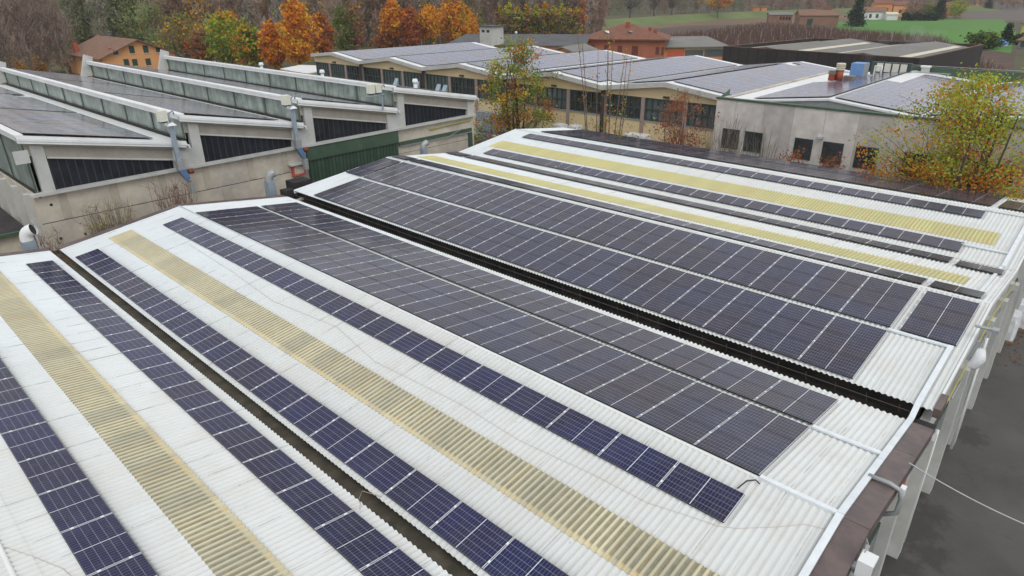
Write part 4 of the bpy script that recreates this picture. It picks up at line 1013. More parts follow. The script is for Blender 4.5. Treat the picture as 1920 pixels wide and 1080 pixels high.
for px in (1381, 1402, 1427): 
    P = at(px, 118, 1.2); 
    a = np.linalg.norm((P-K[0])[:2])/np.linalg.norm(u0); p = K[0]+u0*min(max((px-1357)/370, 0.03), .9); t_ = u0/np.linalg.norm(u0); n = np.array([t_[1], -t_[0], 0]); n *= np.sign(n @ (CAM-p))
    b = MB(); b.prism([p+n*.02+[0, 0, 1.5], p+t_*1.1+n*.02+[0, 0, 1.5], p+t_*1.1+n*.02+[0, 0, 2.9], p+n*.02+[0, 0, 2.9]], -n*.015); b.build('window', GLASSB, sh)

# ================================================================== houses and halls farther off
def house(nm, lab, cat, F0, F1, dep, ze, zr, wm, rm, ridge='front', over=.6, wins=(), winm=SHUT, hip=0.0, chim=None, z0=0.0):
    """F0, F1: ends of the near wall; dep: depth away from us; ridge 'front': gable in the near wall, 'side': eaves along it"""
    F0, F1 = np.array([F0[0], F0[1], z0]), np.array([F1[0], F1[1], z0]); t_ = (F1-F0); L_ = np.linalg.norm(t_); t_ /= L_
    n = np.array([-t_[1], t_[0], 0]); n = n if n @ (CAM-F0) < 0 else -n
    T = thing(nm, (F0+F1)/2, lab, cat); up = np.array([0, 0, 1.0])
    P = lambda a, d, z: F0+t_*a+n*d+up*z
    if ridge == 'front' and not hip:
        b = MB(); b.prism([P(0, 0, 0), P(L_, 0, 0), P(L_, 0, ze), P(L_/2, 0, zr-.12), P(0, 0, ze)], n*dep); b.build('wall', wm, T)
        for s in (0, 1):
            e0 = -over if s == 0 else L_+over; k = (zr-ze)/(L_/2); zz = ze-k*over
            b = MB(); b.prism([P(e0, -over, zz), P(L_/2, -over, zr), P(L_/2, dep+over, zr), P(e0, dep+over, zz)], up*.22); b.build('roof', rm, T)
    elif hip:
        b = MB(); b.prism([P(0, 0, 0), P(L_, 0, 0), P(L_, 0, ze), P(0, 0, ze)], n*dep); b.build('wall', wm, T)
        b = MB(); e = [P(-over, -over, ze-.05), P(L_+over, -over, ze-.05), P(L_+over, dep+over, ze-.05), P(-over, dep+over, ze-.05)]; r0, r1 = P(L_/2-hip, dep/2, zr), P(L_/2+hip, dep/2, zr)
        b.add(e+[r0, r1]+[q-up*.25 for q in e], [(0, 1, 5, 4), (1, 2, 5), (2, 3, 4, 5), (3, 0, 4), (9, 8, 7, 6), (0, 6, 7, 1), (1, 7, 8, 2), (2, 8, 9, 3), (3, 9, 6, 0)]); b.build('roof', rm, T)
    else:
        b = MB(); b.prism([P(0, 0, 0), P(0, dep, 0), P(0, dep, ze), P(0, dep/2, zr-.12), P(0, 0, ze)], t_*L_); b.build('wall', wm, T)
        for s in (0, 1):
            d0 = -over if s == 0 else dep+over; k = (zr-ze)/(dep/2)
            b = MB(); b.prism([P(-over, d0, ze-k*over), P(L_+over, d0, ze-k*over), P(L_+over, dep/2, zr), P(-over, dep/2, zr)], up*.2); b.build('roof', rm, T)
    for (f, zc, w, h) in wins:
        b = MB(); c_ = P(f*L_, -.06, zc)
        b.prism([c_-t_*w/2-up*h/2, c_+t_*w/2-up*h/2, c_+t_*w/2+up*h/2, c_-t_*w/2+up*h/2], n*.05); b.build('window', winm, T)
    if chim:
        for (f, d, w, h) in chim:
            b = MB(); c_ = P(f*L_, d*dep, ze); b.box(c_[0]-w/2, c_[0]+w/2, c_[1]-w/2, c_[1]+w/2, c_[2], h); b.build('chimney', REDB, T)
    return T, P
YH = 165.0
F0, F1 = aty(190, 108, YH), aty(327, 98, YH)
fw = []
for px, py_, w, h in ((217, 98, 8, 9), (247, 93, 9, 13), (273, 92, 9, 13), (296, 93, 7, 9), (237, 117, 9, 12), (253, 117, 9, 12), (278, 116, 9, 12)):
    P = aty(px, py_, YH); k_ = depth(P)/FPX; fw.append(((P[0]-F0[0])/(F1[0]-F0[0]), P[2], w*k_, h*k_))
ZA = aty(259, 75, YH)[2]
T, Pq = house('farmhouse', 'apricot farmhouse with clay tile roof and dark green shutters', 'house', F0, (F1[0], YH), 24, F0[2]-.1, ZA, FARMW, TILE, wins=fw, over=.9, chim=[(.03, .75, 1.0, F0[2]+2.4), (.2, .12, .7, F0[2]+1.6)])
b = MB()
for (f, zc, w, h) in fw:
    c_ = Pq(f*(F1[0]-F0[0]), -.08, zc); b = MB(); b.box(c_[0]-w*.62, c_[0]+w*.62, c_[1]-.06, c_[1]+.02, c_[2]-h*.5-.14, c_[2]-h*.5); b.build('window_sill', PALE, T)
b = MB(); p = Pq(5.5, 9, ZA-1.4); b.tube([p, p+[0, 0, 3.6]], .04, 5); b.tube([p+[-.7, 0, 3.0], p+[.7, 0, 3.0]], .03, 4); b.tube([p+[-.5, 0, 2.5], p+[.5, 0, 2.5]], .03, 4); b.build('aerial', GREYM, T)
F0, F1 = at(1094, 72, 7), at(1247, 73, 7)
T, Pq = house('brick_villa', 'brick red villa with hipped tile roof and red shutters', 'house', F0, F1, 13, 7.0, 9.9, BRICK, TILER, hip=1.0, over=.9,
              wins=[(.12, 4.9, 1.0, 1.5), (.29, 4.9, 1.0, 1.5), (.46, 4.7, 1.0, 1.6), (.645, 4.5, 1.4, 1.9), (.92, 4.5, .8, 1.6), (.98, 4.5, .5, 1.6)], winm=mat('dark_red_shutter', (.13, .04, .03), .6, .3, 2), chim=[(.52, .35, .7, 10.3), (.8, .3, .6, 9.2), (.87, .2, .6, 8.8)])
b = MB(); p = Pq(5.2, 2.2, 8.05); b.hexa([p+[-.6, -.4, 0], p+[.6, -.4, 0], p+[.6, .4, .4], p+[-.6, .4, .4], p+[-.6, -.4, .1], p+[.6, -.4, .1], p+[.6, .4, .5], p+[-.6, .4, .5]]); b.build('rooflight', WHITE, T)
b = MB(); p = Pq(10.5, 2.4, 8.15); b.hexa([p+[-.8, -.4, 0], p+[.8, -.4, 0], p+[.8, .4, .3], p+[-.8, .4, .3], p+[-.8, -.4, .1], p+[.8, -.4, .1], p+[.8, .4, .4], p+[-.8, .4, .4]]); b.build('rooflight', GLASSD, T)
# orange hall with grey roofs right of the villa
F0, F1 = at(1205, 88, 5.2), at(1362, 86, 5.2)
T, Pq = house('orange_hall', 'orange hall with grey roof, red door and long window band', 'building', F0, F1, 34, 5.0, 6.1, ORANGE, GRAVR, ridge='side', over=.7,
              wins=[(.62, 3.6, 4.2, 1.5), (.86, 3.7, 4.4, 1.5)], winm=GLASSB)
b = MB(); c_ = Pq(0, -.07, 0); L_ = np.linalg.norm((F1-F0)[:2]); t_ = (F1-F0)/L_
b.prism([Pq(L_*.3, -.08, .2), Pq(L_*.5, -.08, .2), Pq(L_*.5, -.08, 4.2), Pq(L_*.3, -.08, 4.2)], np.array([.06, .03, 0])); b.build('door', REDP, T)
b = MB(); b.prism([Pq(L_*.5, -.1, 4.5), Pq(L_, -.1, 4.5), Pq(L_, -.1, 4.9), Pq(L_*.5, -.1, 4.9)], np.array([.04, .02, 0])); b.build('cornice', STRIP, T)
# dark roofed hall behind the cream workshop and its white block
F0, F1 = at(838, 83, 6.6), at(1092, 84, 6.6)
T, Pq = house('grey_hall', 'long grey hall with dark roof edges behind the cream workshop', 'building', F0, F1, 38, 6.3, 7.4, ORANGE, DKROOF, ridge='side', over=.6)
F0, F1 = at(1022, 99, 5.6), at(1088, 102, 5.6)
T, Pq = house('orange_annex', 'low orange gabled annex beside the brick villa', 'building', F0, F1, 9, 5.4, 6.7, ORANGE, GRAVR, over=.5)
P = at(922, 76, 7.3)
t = thing('stair_tower', (P[0], P[1], 0), 'small grey flat-topped tower with two vents on the grey hall', 'tower')
b = MB(); b.box(P[0]-1.8, P[0]+1.8, P[1]-1.8, P[1]+1.8, 0, 10.1); b.build('wall', PALE, t)
b = MB(); b.box(P[0]-2.1, P[0]+2.1, P[1]-2.1, P[1]+2.1, 10.11, 10.35); b.build('roof', DKROOF, t)
b = MB(); b.box(P[0]-1.82, P[0]-1.801, P[1]-1.1, P[1]-.3, 9.0, 9.5); b.box(P[0]-1.82, P[0]-1.801, P[1]+.3, P[1]+1.1, 9.0, 9.5); b.build('vent', BLACKC, t)
# farm ruins, farms and cottages across the plain
def simple(px0, px1, py_, d, ze, zr, nm, lab, cat, wm, rm, **k):
    F0, F1 = at(px0, py_, 0), at(px1, py_, 0)
    return house(nm, lab, cat, F0, F1, d, ze, zr, wm, rm, over=.4, **k)
simple(1441, 1484, 44.5, 10, 4.3, 5.3, 'farm_shed', 'small brick farm shed with four dark openings', 'shed', mat('old_brick', (.25, .14, .095), .9, .2, .3), GRAVR, ridge='side', wins=[(f, 2.6, 1.0, 1.6) for f in (.5, .63, .76, .88)], winm=BLACKC)
simple(1498, 1570, 48, 14, 4.6, 6.8, 'old_barn', 'derelict brick barn with grey tile roof', 'barn', MATS['old_brick'], TILE, ridge='side', wins=[(.27, 1.6, 2.6, 3.0)], winm=SHUT)
simple(1410, 1423, 24, 6, 4.0, 4.6, 'field_hut', 'left of two bright orange huts below the far wood', 'hut', ORANGE, TILER, ridge='side')
simple(1427, 1437, 24, 6, 4.0, 4.6, 'field_hut', 'right of two bright orange huts below the far wood', 'hut', ORANGE, TILER, ridge='side')
simple(1618, 1660, 37, 10, 4.2, 6.5, 'white_house', 'white farm building with brown roof beyond the green field', 'house', WHITE, TILE, ridge='side', wins=[(.3, 2, 1.4, 2), (.6, 2, 1.4, 2)])
simple(1637, 1670, 31, 12, 7.5, 9.5, 'orange_house', 'orange farmhouse with flat red roof, left of the pair', 'house', ORANGE, TILER, ridge='side', wins=[(.3, 4, 1.6, 2), (.7, 4, 1.6, 2)])
simple(1672, 1700, 31, 12, 6.6, 8.8, 'orange_house', 'orange farmhouse with tiled roof, right of the pair', 'house', FARMW, TILER, ridge='side', wins=[(.5, 3, 1.6, 2)])
simple(1662, 1682, 38, 9, 3.0, 4.0, 'white_house', 'low white outbuilding beside the dark hedge', 'outbuilding', WHITE, STRIP, ridge='side')
simple(1766, 1784, 30, 10, 5.5, 8, 'cottage', 'red roofed cottage half hidden by dark trees', 'house', BRICK, TILER, ridge='side')
simple(1806, 1834, 14, 14, 7, 10, 'cottage', 'pinkish far cottage with tiled roof on the plain', 'house', FARMW, TILER, ridge='side')
P0, P1 = at(1909, 76, 0), at(1950, 80, 0)
house('yellow_house', 'yellow house cut by the right edge of the frame', 'house', P0, P1, 10, 5.6, 8.5, mat('lemon_render', (.66, .60, .20), .85, .05, .4), TILE, ridge='side')
P0, P1 = at(1906, 91, 0), at(1940, 94, 0)
house('garden_shed', 'small grey garden shed near the yellow house', 'shed', P0, P1, 5, 2.4, 3.4, GREYM, TILE, ridge='side', wins=[(.35, 1.3, 2.2, 1.5)], winm=GLASSB)
P0, P1 = at(1855, 88, 0), at(1889, 88, 0)
t = thing('covered_boat', (P0+P1)/2, 'long blue tarpaulin-covered boat by the small conifer', 'boat')
dv = (P1-P0); L_ = np.linalg.norm(dv); dv /= L_
b = MB(); b.tube([P0+[0, 0, 1.0], P0+dv*L_*.2+[0, 0, 1.1], P0+dv*L_*.6+[0, 0, 1.2], P1+[0, 0, .9]], [.3, 1.0, 1.0, .35], 8); b.build('tarpaulin', TARPB, t)
b = MB(); b.tube([P0+dv*.4+[0, 0, .5], P1-dv*.4+[0, 0, .5]], .5, 8); b.build('hull', WHITE, t)
P = at(968, 76, 6.8)
t = thing('street_lamp', (P[0], P[1], 0), 'white globe lamp post before the columnar trees', 'lamp')
b = MB(); b.tube([(P[0], P[1], 0), (P[0], P[1], 8.2)], .06, 6); b.build('post', GREYM, t); b = MB(); b.tube([(P[0], P[1], 8.2), (P[0], P[1], 8.35), (P[0], P[1], 8.6), (P[0], P[1], 8.75)], [.12, .3, .3, .1], 8); b.build('globe', WHITE, t, smooth=True)
P = at(1112, 60, 2)
t = thing('television_aerial', (P[0], P[1], 0), 'tall thin aerial mast left of the villa roof', 'aerial')
b = MB(); b.tube([(P[0], P[1], 0), (P[0], P[1], 12.5)], .06, 5); b.build('mast', GREYM, t); b = MB()
for k in range(4): b.tube([(P[0]-.6, P[1]+.6, 12.4-k*.25), (P[0]+.6, P[1]-.6, 12.4-k*.25)], .04, 4)
b.build('dipole', GREYM, t)
t = thing('garden_lamp', aty(403, 118, 120), 'white globe garden lamp right of the farmhouse', 'lamp')
P = np.array(t.location); b = MB(); b.tube([(P[0], P[1], 0), (P[0], P[1], P[2]-.2)], .05, 6); b.build('post', GREYM, t); b = MB(); b.tube([P+[0, 0, -.25], P+[0, 0, -.1], P+[0, 0, .15], P+[0, 0, .3]], [.1, .3, .3, .1], 8); b.build('globe', WHITE, t, smooth=True)
b = MB()
# white garden pavilion behind the orange trees
F0, F1 = at(533, 130, 2.2), at(578, 138, 2.2)
house('pavilion', 'low white flat pavilion beneath the tall orange tree', 'pavilion', F0, F1, 8, 2.2, 2.6, WHITE, WHITE, ridge='side')

# ================================================================== courtyard and yard clutter
def ibc(P, lab, m, cage=True):
    t = thing('liquid_tank', P, lab, 'liquid tank', 'caged liquid tanks in the courtyard')
    x, y, z = P
    b = MB(); b.box(x-.5, x+.5, y-.6, y+.6, z+.15, z+1.08); b.tube([(x, y, z+1.08), (x, y, z+1.15)], .14, 8); b.build('tank', m, t)
    b = MB(); b.box(x-.52, x+.52, y-.62, y+.62, z, z+.14); b.build('pallet', GREYM, t)
    b = MB()
    for q in np.linspace(-.5, .5, 5):
        b.box(x-.53, x-.505, y+q*1.2-.02, y+q*1.2+.02, z+.14, z+1.1); b.box(x+q-.02, x+q+.02, y-.63, y-.605, z+.14, z+1.1)
    for h in (.35, .7, 1.08): b.box(x-.545, x-.53, y-.63, y+.63, z+h-.02, z+h+.02); b.box(x-.54, x+.54, y-.645, y-.63, z+h-.02, z+h+.02)
    b.build('cage', ALU, t); return t
k = 0
for j in range(3):
    for l in range(3):
        lev = ('bottom', 'second', 'top')[l]; pos = ('left', 'middle', 'right')[j]
        ibc(np.array([58.6, 57.2-j*1.45, l*1.18]), 'grey-blue caged tank, %s layer of the %s stack by the cream wall' % (lev, pos), IBCB)
P = at(905, 262, 0)
ibc(np.array([P[0], P[1], 0]), 'pale green tank under the other at the end of the concrete wall', IBCG)
ibc(np.array([P[0], P[1], 1.18]), 'pale green tank with white lid stacked on top of another', IBCG)
P = at(931, 262, 0.6); ibc(np.array([P[0], P[1], 0]), 'single pale green tank left of the green and orange tree', IBCG)
def lump(P, sx, sy, sz, lab, m=PLAST, nm='wrapped_pallet', cat='pallet load'):
    """film wrapped block: a box with bulged, creased sides on a pallet"""
    t = thing(nm, P, lab, cat); x, y, z = P
    N = 14; rings = []
    rr = np.random.default_rng(int(abs(x*100+y*10)) % 9999)
    b = MB(); V = []; F = []
    for i, h in enumerate(np.linspace(0, 1, 7)):
        for k_ in range(N*2):
            a = 2*math.pi*k_/(N*2); c, s = math.cos(a), math.sin(a); q = max(abs(c), abs(s))
            f = (1/q)**.75*(1-.06*abs(h-.5))+rr.normal(0, .025); top = .93 if i == 6 else 1
            V.append((x+c*f*sx*.5*top, y+s*f*sy*.5*top, z+.14+h*sz+rr.normal(0, .015)))
    M_ = N*2
    for i in range(6):
        for k_ in range(M_): F.append((i*M_+k_, i*M_+(k_+1) % M_, (i+1)*M_+(k_+1) % M_, (i+1)*M_+k_))
    F.append(tuple(range(6*M_, 7*M_))); b.add(V, F); b.build('load', m, t)
    b = MB(); b.box(x-sx/2, x+sx/2, y-sy/2, y+sy/2, z, z+.13); b.build('pallet', mat('pallet_wood', (.24, .17, .10), .9, .3, 3), t); return t
for px, py_, lab in ((1050, 238, 'white wrapped bales left of the bare birches'), (1078, 240, 'white wrapped bales behind the birch trunks'), (1185, 256, 'white wrapped bale right of the birches, left one'), (1203, 258, 'white wrapped bale right of the birches, right one')):
    P = at(px, py_, 1.0); lump(np.array([58.7, P[1]+(58.7-P[0])*.0, 0]) if False else np.array([57.6, aty(px, py_, 0)[1] if False else atx(px, py_, 57.6)[1], 0.0]), 1.5, 1.6, atx(px, py_, 57.6)[2]+.15, lab)
for px, py_, sx, h, lab in ((1886, 640, 1.3, 1.35, 'white film wrapped pallet at the right edge by the yard wall'), (1912, 618, 1.2, 1.3, 'white film wrapped pallet half out of frame at the right edge')):
    P = at(px, py_, 0); lump(P+[.4, .3, 0], sx, 1.2, h, lab)
P = at(1880, 615, 1.5); 
P = aty(1829, 672, -1.15)
t = thing('plastic_roll', P, 'large sagging white plastic roll hung along the yard wall', 'plastic roll')
b = MB(); a, c = aty(1819, 690, -1.1), aty(1840, 655, -1.2); b.tube([a, a*.7+c*.3+[0, 0, -.1], a*.3+c*.7+[0, -.05, -.08], c], [.06, .13, .16, .1], 12); b.build('film', PLAST, t, smooth=True)
b = MB(); b.tube([a+[0, .1, .2], c+[0, .1, .2]], .04, 5); b.build('rail', GREYM, t)
P0 = aty(1705, 868, -.72); P1 = at(1990, 1010, 4.2)
b = MB(); pts = [P0+(P1-P0)*s+np.array([0, 0, -.14*4*s*(1-s)]) for s in np.linspace(0, 1, 14)]; b.tube(pts, .016, 5)
tag(b.build('overhead_wire', ALU), 'pale overhead wire strung from the yard wall across the asphalt', 'wire')
P = at(1850, 640, 0)
b = MB()
for i in range(160):
    p = at(1880, 655, 0)+[RNG.normal(0, 1.6), RNG.normal(0, 1.2), 0]; a = RNG.uniform(0, 6.28); s = RNG.uniform(.05, .12)
    b.quad(p+[0, 0, .02], p+[s*math.cos(a), s*math.sin(a), .03], p+[s*1.3*math.cos(a+.8), s*1.3*math.sin(a+.8), .05], p+[s*math.cos(a+1.6), s*math.sin(a+1.6), .02])
tag(b.build('fallen_leaves', MATS['fallen_leaf']), 'brown fallen leaves around the wrapped pallets in the yard', 'leaves', kind='stuff')

# ================================================================== trees and shrubs
L_GREEN = mat_leaf('green_leaves', (0.19, 0.27, 0.06)); L_YG = mat_leaf('yellow_green_leaves', (0.42, 0.50, 0.07)); L_OR = mat_leaf('orange_leaves', (0.80, 0.31, 0.035))
L_YO = mat_leaf('golden_leaves', (0.82, 0.46, 0.05)); L_RU = mat_leaf('rust_leaves', (0.52, 0.165, 0.045)); L_BR = mat_leaf('brown_leaves', (0.30, 0.18, 0.11))
L_DK = mat_leaf('dark_conifer_needles', (0.022, 0.045, 0.028)); L_DG = mat_leaf('dark_green_leaves', (0.063, 0.105, 0.035)); L_OL = mat_leaf('olive_leaves', (0.25, 0.25, 0.09))
L_GY = mat_leaf('grey_brown_leaves', (0.40, 0.30, 0.235)); L_SAL = mat_leaf('grey_green_leaves', (0.25, 0.28, 0.15)); L_RB = mat_leaf('red_brown_leaves', (0.38, 0.16, 0.10))

def leaf_mesh(name, cent, size, mi, mats, rng, parent=None, flat=0.0, stretch=1.0):
    """one small quad per leaf or leaf cluster, random orientation"""
    n = len(cent)
    a = rng.normal(size=(n, 3)); a[:, 2] *= (1-flat); a /= np.linalg.norm(a, axis=1)[:, None]+1e-9
    b_ = rng.normal(size=(n, 3)); b_ -= a*np.sum(a*b_, 1)[:, None]; b_ /= np.linalg.norm(b_, axis=1)[:, None]+1e-9
    s = (size*rng.uniform(.6, 1.35, n))[:, None]/2 if np.isscalar(size) else (size*rng.uniform(.7, 1.3, n))[:, None]/2
    A, B = a*s*stretch, b_*s
    bend = np.cross(a, b_)*s*.35
    V = np.stack([cent-A-B*.5, cent-A*.2+B+bend, cent+A+B*.5, cent+A*.2-B+bend], 1).reshape(-1, 3)
    return np_mesh(name, V, np.arange(4*n).reshape(-1, 4), mi, mats, parent)
def np_mesh(name, V, F, mi, mats, parent=None):
    me = bpy.data.meshes.new(name); n, k = F.shape
    me.vertices.add(len(V)); me.vertices.foreach_set('co', np.ascontiguousarray(V, dtype=np.float32).ravel())
    me.loops.add(n*k); me.loops.foreach_set('vertex_index', np.ascontiguousarray(F, dtype=np.int32).ravel())
    me.polygons.add(n); me.polygons.foreach_set('loop_start', np.arange(0, n*k, k, dtype=np.int32))
    for m in mats: me.materials.append(m)
    if mi is not None: me.polygons.foreach_set('material_index', np.ascontiguousarray(mi, dtype=np.int32))
    me.update(calc_edges=True); me.validate()
    o = bpy.data.objects.new(name, me); COL.objects.link(o)
    if parent is not None: o.parent = parent
    return o
def limb(rng, a, c, r0, r1, sag=.12, n=5):
    a, c = np.array(a, float), np.array(c, float); L_ = np.linalg.norm(c-a)
    k = rng.normal(size=3)*L_*sag*.6; k[2] -= L_*sag*.5
    pts = [a+(c-a)*t+k*math.sin(math.pi*t) for t in np.linspace(0, 1, n)]
    return pts, [r0+(r1-r0)*t for t in np.linspace(0, 1, n)]
def twig_quads(rng, base, n, length, w, up, spread):
    """n thin blades from each base point: (B*n*4, 3)"""
    base = np.repeat(base, n, 0); m = len(base)
    d = rng.normal(size=(m, 3))*spread; d[:, 2] = np.abs(d[:, 2])*.5+up; d /= np.linalg.norm(d, axis=1)[:, None]
    l = length*rng.uniform(.5, 1.2, m)[:, None]
    side = np.cross(d, rng.normal(size=(m, 3))); side /= np.linalg.norm(side, axis=1)[:, None]
    st = base+rng.normal(size=(m, 3))*.15*length
    mid = st+d*l*.55+rng.normal(size=(m, 3))*.05*length
    return np.stack([st-side*w/2, st+side*w/2, mid+side*w*.35, mid-side*w*.35], 1), np.stack([mid-side*w*.35, mid+side*w*.35, st+d*l+side*w*.08, st+d*l-side*w*.08], 1)
def crown_points(rng, H, h0, R, prof, n, fill=.55):
    """clump centres in the crown's volume, denser to the outside; prof(t) is the relative radius at height t"""
    out = []
    while len(out) < n:
        t = rng.uniform(0, 1); a = rng.uniform(0, 2*math.pi); q = rng.uniform(0, 1)**fill
        if rng.uniform() > .25+.75*prof(t): continue
        lump = 1+.22*math.sin(3*a+t*5+out.__len__()*.0)+.12*math.sin(7*a+t*11)
        r = q*R*prof(t)*lump
        out.append((math.cos(a)*r, math.sin(a)*r, h0+(H-h0)*t))
    return np.array(out)
OVAL = lambda t: max(0.05, math.sin(math.pi*min(1, .12+.86*t))**.7)
CONE = lambda t: max(0.04, (1-t)**.85)
COLUMN = lambda t: max(0.08, min(1, (1-t)*2.6)**.6*min(1, .35+t*3))
ROUND = lambda t: max(0.05, math.sqrt(max(0, 1-(2*t-1)**2)))
VASE = lambda t: max(.12, (.25+.9*t) if t < .75 else .93*(1-(t-.75)*2.2))
def tree(name, loc, label, cat, H, R, h0, prof, mats, wts, ncl, per, leaf, rng, trunk_r=.22, cl_r=None, bark=None, limbs=14, group=None, stems=1, zone=None, twigs=0, twig_len=1.0, twig_w=.03, flat=.0):
    t = thing(name, loc, label, cat, group)
    bark = bark or BARK
    C_ = crown_points(rng, H, h0, R, prof, ncl)
    cl_r = cl_r or min(R*.2, .9)
    # trunk and limbs
    b = MB(); tops = []
    for s in range(stems):
        off = np.array([rng.normal(), rng.normal(), 0])*(0 if stems == 1 else R*.12); top = np.array([rng.normal()*R*.1, rng.normal()*R*.1, h0+(H-h0)*.85])+off*(2.2 if stems > 1 else 1)
        pts, rs = limb(rng, off*.5, top, trunk_r, trunk_r*.18, .05, 8); b.tube(pts, rs, 7); tops.append((pts, rs))
    order = rng.permutation(ncl)[:limbs]
    for i in order:
        c = C_[i]; pts, rs = tops[rng.integers(len(tops))]
        j = int(np.clip(np.searchsorted([p[2] for p in pts], c[2]-np.hypot(*c[:2])*.9), 1, len(pts)-2))
        q, r_ = limb(rng, pts[j], c, rs[j]*.5, rs[j]*.09, .12); b.tube(q, r_, 5)
        for _ in range(2):
            e = c+rng.normal(size=3)*cl_r*1.3; q2, r2 = limb(rng, q[2], e, r_[2]*.6, .01, .1, 4); b.tube(q2, r2, 4)
    b.build('trunk', bark, loc=None).parent = t
    # leaves
    n = ncl*per
    if per:
        cent = np.repeat(C_, per, 0)+rng.normal(size=(n, 3))*cl_r*np.array([1, 1, .75])
        w = np.array(wts, float); w /= w.sum()
        mcl = rng.choice(len(mats), ncl, p=w)
        if zone: mcl = np.array([zone(c, m, rng) for c, m in zip(C_, mcl)])
        mi = np.repeat(mcl, per); sw = rng.uniform(size=n) < .25; mi[sw] = rng.choice(len(mats), sw.sum(), p=w)
        leaf_mesh('crown', cent, leaf, mi, mats, rng, t, flat)
    if twigs:
        q0, q1 = twig_quads(rng, C_, twigs, twig_len, twig_w, .9, .55)
        V = np.concatenate([q0, q1]).reshape(-1, 3); np_mesh('twigs', V, np.arange(len(V)).reshape(-1, 4), None, [bark], t)
    return t
def copy_tree(t, loc, label, sc, rot, group=None):
    r = copy_thing(t, loc, label, group); r.scale = sc; r.rotation_euler = (0, 0, rot); return r

R_ = np.random.default_rng(5)
# --- the tall autumn trees in front of the wood; base picked on the ground
def spot(px, base_py, top_py, w_px):
    B = at(px, base_py, 0); H = height_for(B, px, top_py); return B, H, w_px/2*.95*depth(B)/FPX
def autumn(px, by, ty, w, label, mats, wts, prof=OVAL, ncl=150, per=22, leaf=.62, h0=.14, zone=None, nm='autumn_tree', cat='tree', bark=None, limbs=16, **k):
    B, H, R = spot(px, by, ty, w)
    return tree(nm, B, label, cat, H, R, H*h0, prof, mats, wts, ncl, per, leaf, R_, trunk_r=.028*H**.9*.6+.05, bark=bark, limbs=limbs, zone=zone, **k)
AG = 'autumn trees in front of the wood'
core_or = lambda c, m, r: (1 if (np.hypot(c[0], c[1]) < 3.2 and c[2] < 12 and r.uniform() < .8) else 0)
autumn(436, 124, 25, 84, 'tall green tree with an orange heart right of the farmhouse', [L_YG, L_OR, L_GREEN], [3, 1, 2], zone=lambda c, m, r: 1 if (c[0]+c[1] > -.5 and np.hypot(c[0], c[1]) < 4.2 and r.uniform() < .55) else m if m != 1 else 0, group=AG)
autumn(473, 128, 50, 52, 'smaller green and rust tree leaning against the tall green one', [L_GREEN, L_OR, L_YG], [3, 2, 2], group=AG)
autumn(517, 132, 47, 44, 'narrow copper orange tree left of the tallest orange tree', [L_OR, L_RU, L_YO], [4, 3, 1], prof=COLUMN, group=AG)
autumn(565, 134, 0, 62, 'tallest orange tree with a greenish tip behind the cream workshop', [L_OR, L_YO, L_RU, L_YG], [4, 3, 2, .6], zone=lambda c, m, r: 3 if c[2] > 17 and r.uniform() < .5 else m, group=AG)
autumn(609, 120, 25, 40, 'dull rust brown tree right of the tallest orange tree', [L_RU, L_BR, L_OR], [3, 3, 2], per=15, group=AG)
autumn(648, 108, 12, 34, 'thin green half-bare tree between the rust trees', [L_GREEN, L_OL, L_BR], [3, 2, 1], per=11, prof=COLUMN, group=AG)
autumn(668, 106, 18, 40, 'thin brown half-bare tree above the cream workshop', [L_RB, L_BR, L_GREEN], [3, 3, 1], per=10, prof=COLUMN, group=AG)
autumn(741, 98, 2, 40, 'tall orange topped tree with bare stem above the workshop roof', [L_OR, L_YO, L_RU], [3, 2, 2], h0=.35, prof=COLUMN, group=AG)
autumn(730, 96, 55, 50, 'low rust brown tree under the orange topped one', [L_RU, L_BR, L_OR], [3, 2, 2], per=15, group=AG)
autumn(774, 98, 16, 38, 'dark red tree between two orange trees', [L_RU, L_RB, L_OR], [4, 2, 1], group=AG)
autumn(806, 96, 12, 50, 'golden round topped tree with pale bare trunk', [L_YO, L_OR, L_RU], [4, 2, 1], h0=.34, group=AG)
autumn(848, 92, -12, 48, 'large orange tree left of the green spire', [L_OR, L_YO, L_RU, L_YG], [4, 3, 1, .5], group=AG)
autumn(874, 90, 18, 46, 'bright orange bushy tree beside the grey tower', [L_OR, L_YO, L_RU], [4, 3, 1], group=AG)
autumn(868, 86, -25, 52, 'green tree rising behind the bright orange ones', [L_GREEN, L_YG, L_OL], [3, 2, 1], group=AG)
autumn(893, 84, 12, 26, 'slim fresh green tree just left of the grey tower', [L_YG, L_GREEN, L_OL], [3, 3, 1], prof=COLUMN, group=AG)
autumn(348, 118, 28, 90, 'wide ochre and green tree right above the farmhouse roof', [L_OL, L_BR, L_YO, L_GREEN], [3, 3, 1, 2], per=14, group=AG)
autumn(385, 122, 60, 60, 'low reddish brown tree between farmhouse and green tree', [L_BR, L_RU, L_OL], [3, 2, 1], per=13, group=AG)
autumn(297, 96, 6, 40, 'slim yellow tree behind the farmhouse', [L_YO, L_OL, L_YG], [3, 2, 1], per=12, prof=COLUMN, group=AG)
autumn(120, 92, 8, 60, 'rounded green tree left of the farmhouse', [L_SAL, L_GREEN, L_YG], [3, 2, 1], per=18, group=AG)
autumn(170, 84, 5, 90, 'broad dark green tree behind the farmhouse meadow', [L_SAL, L_GREEN, L_OL], [3, 3, 1], per=18, group=AG)
autumn(240, 82, 4, 90, 'dull green and brown tree behind the farmhouse roof', [L_OL, L_GREEN, L_BR], [3, 2, 2], per=15, group=AG)
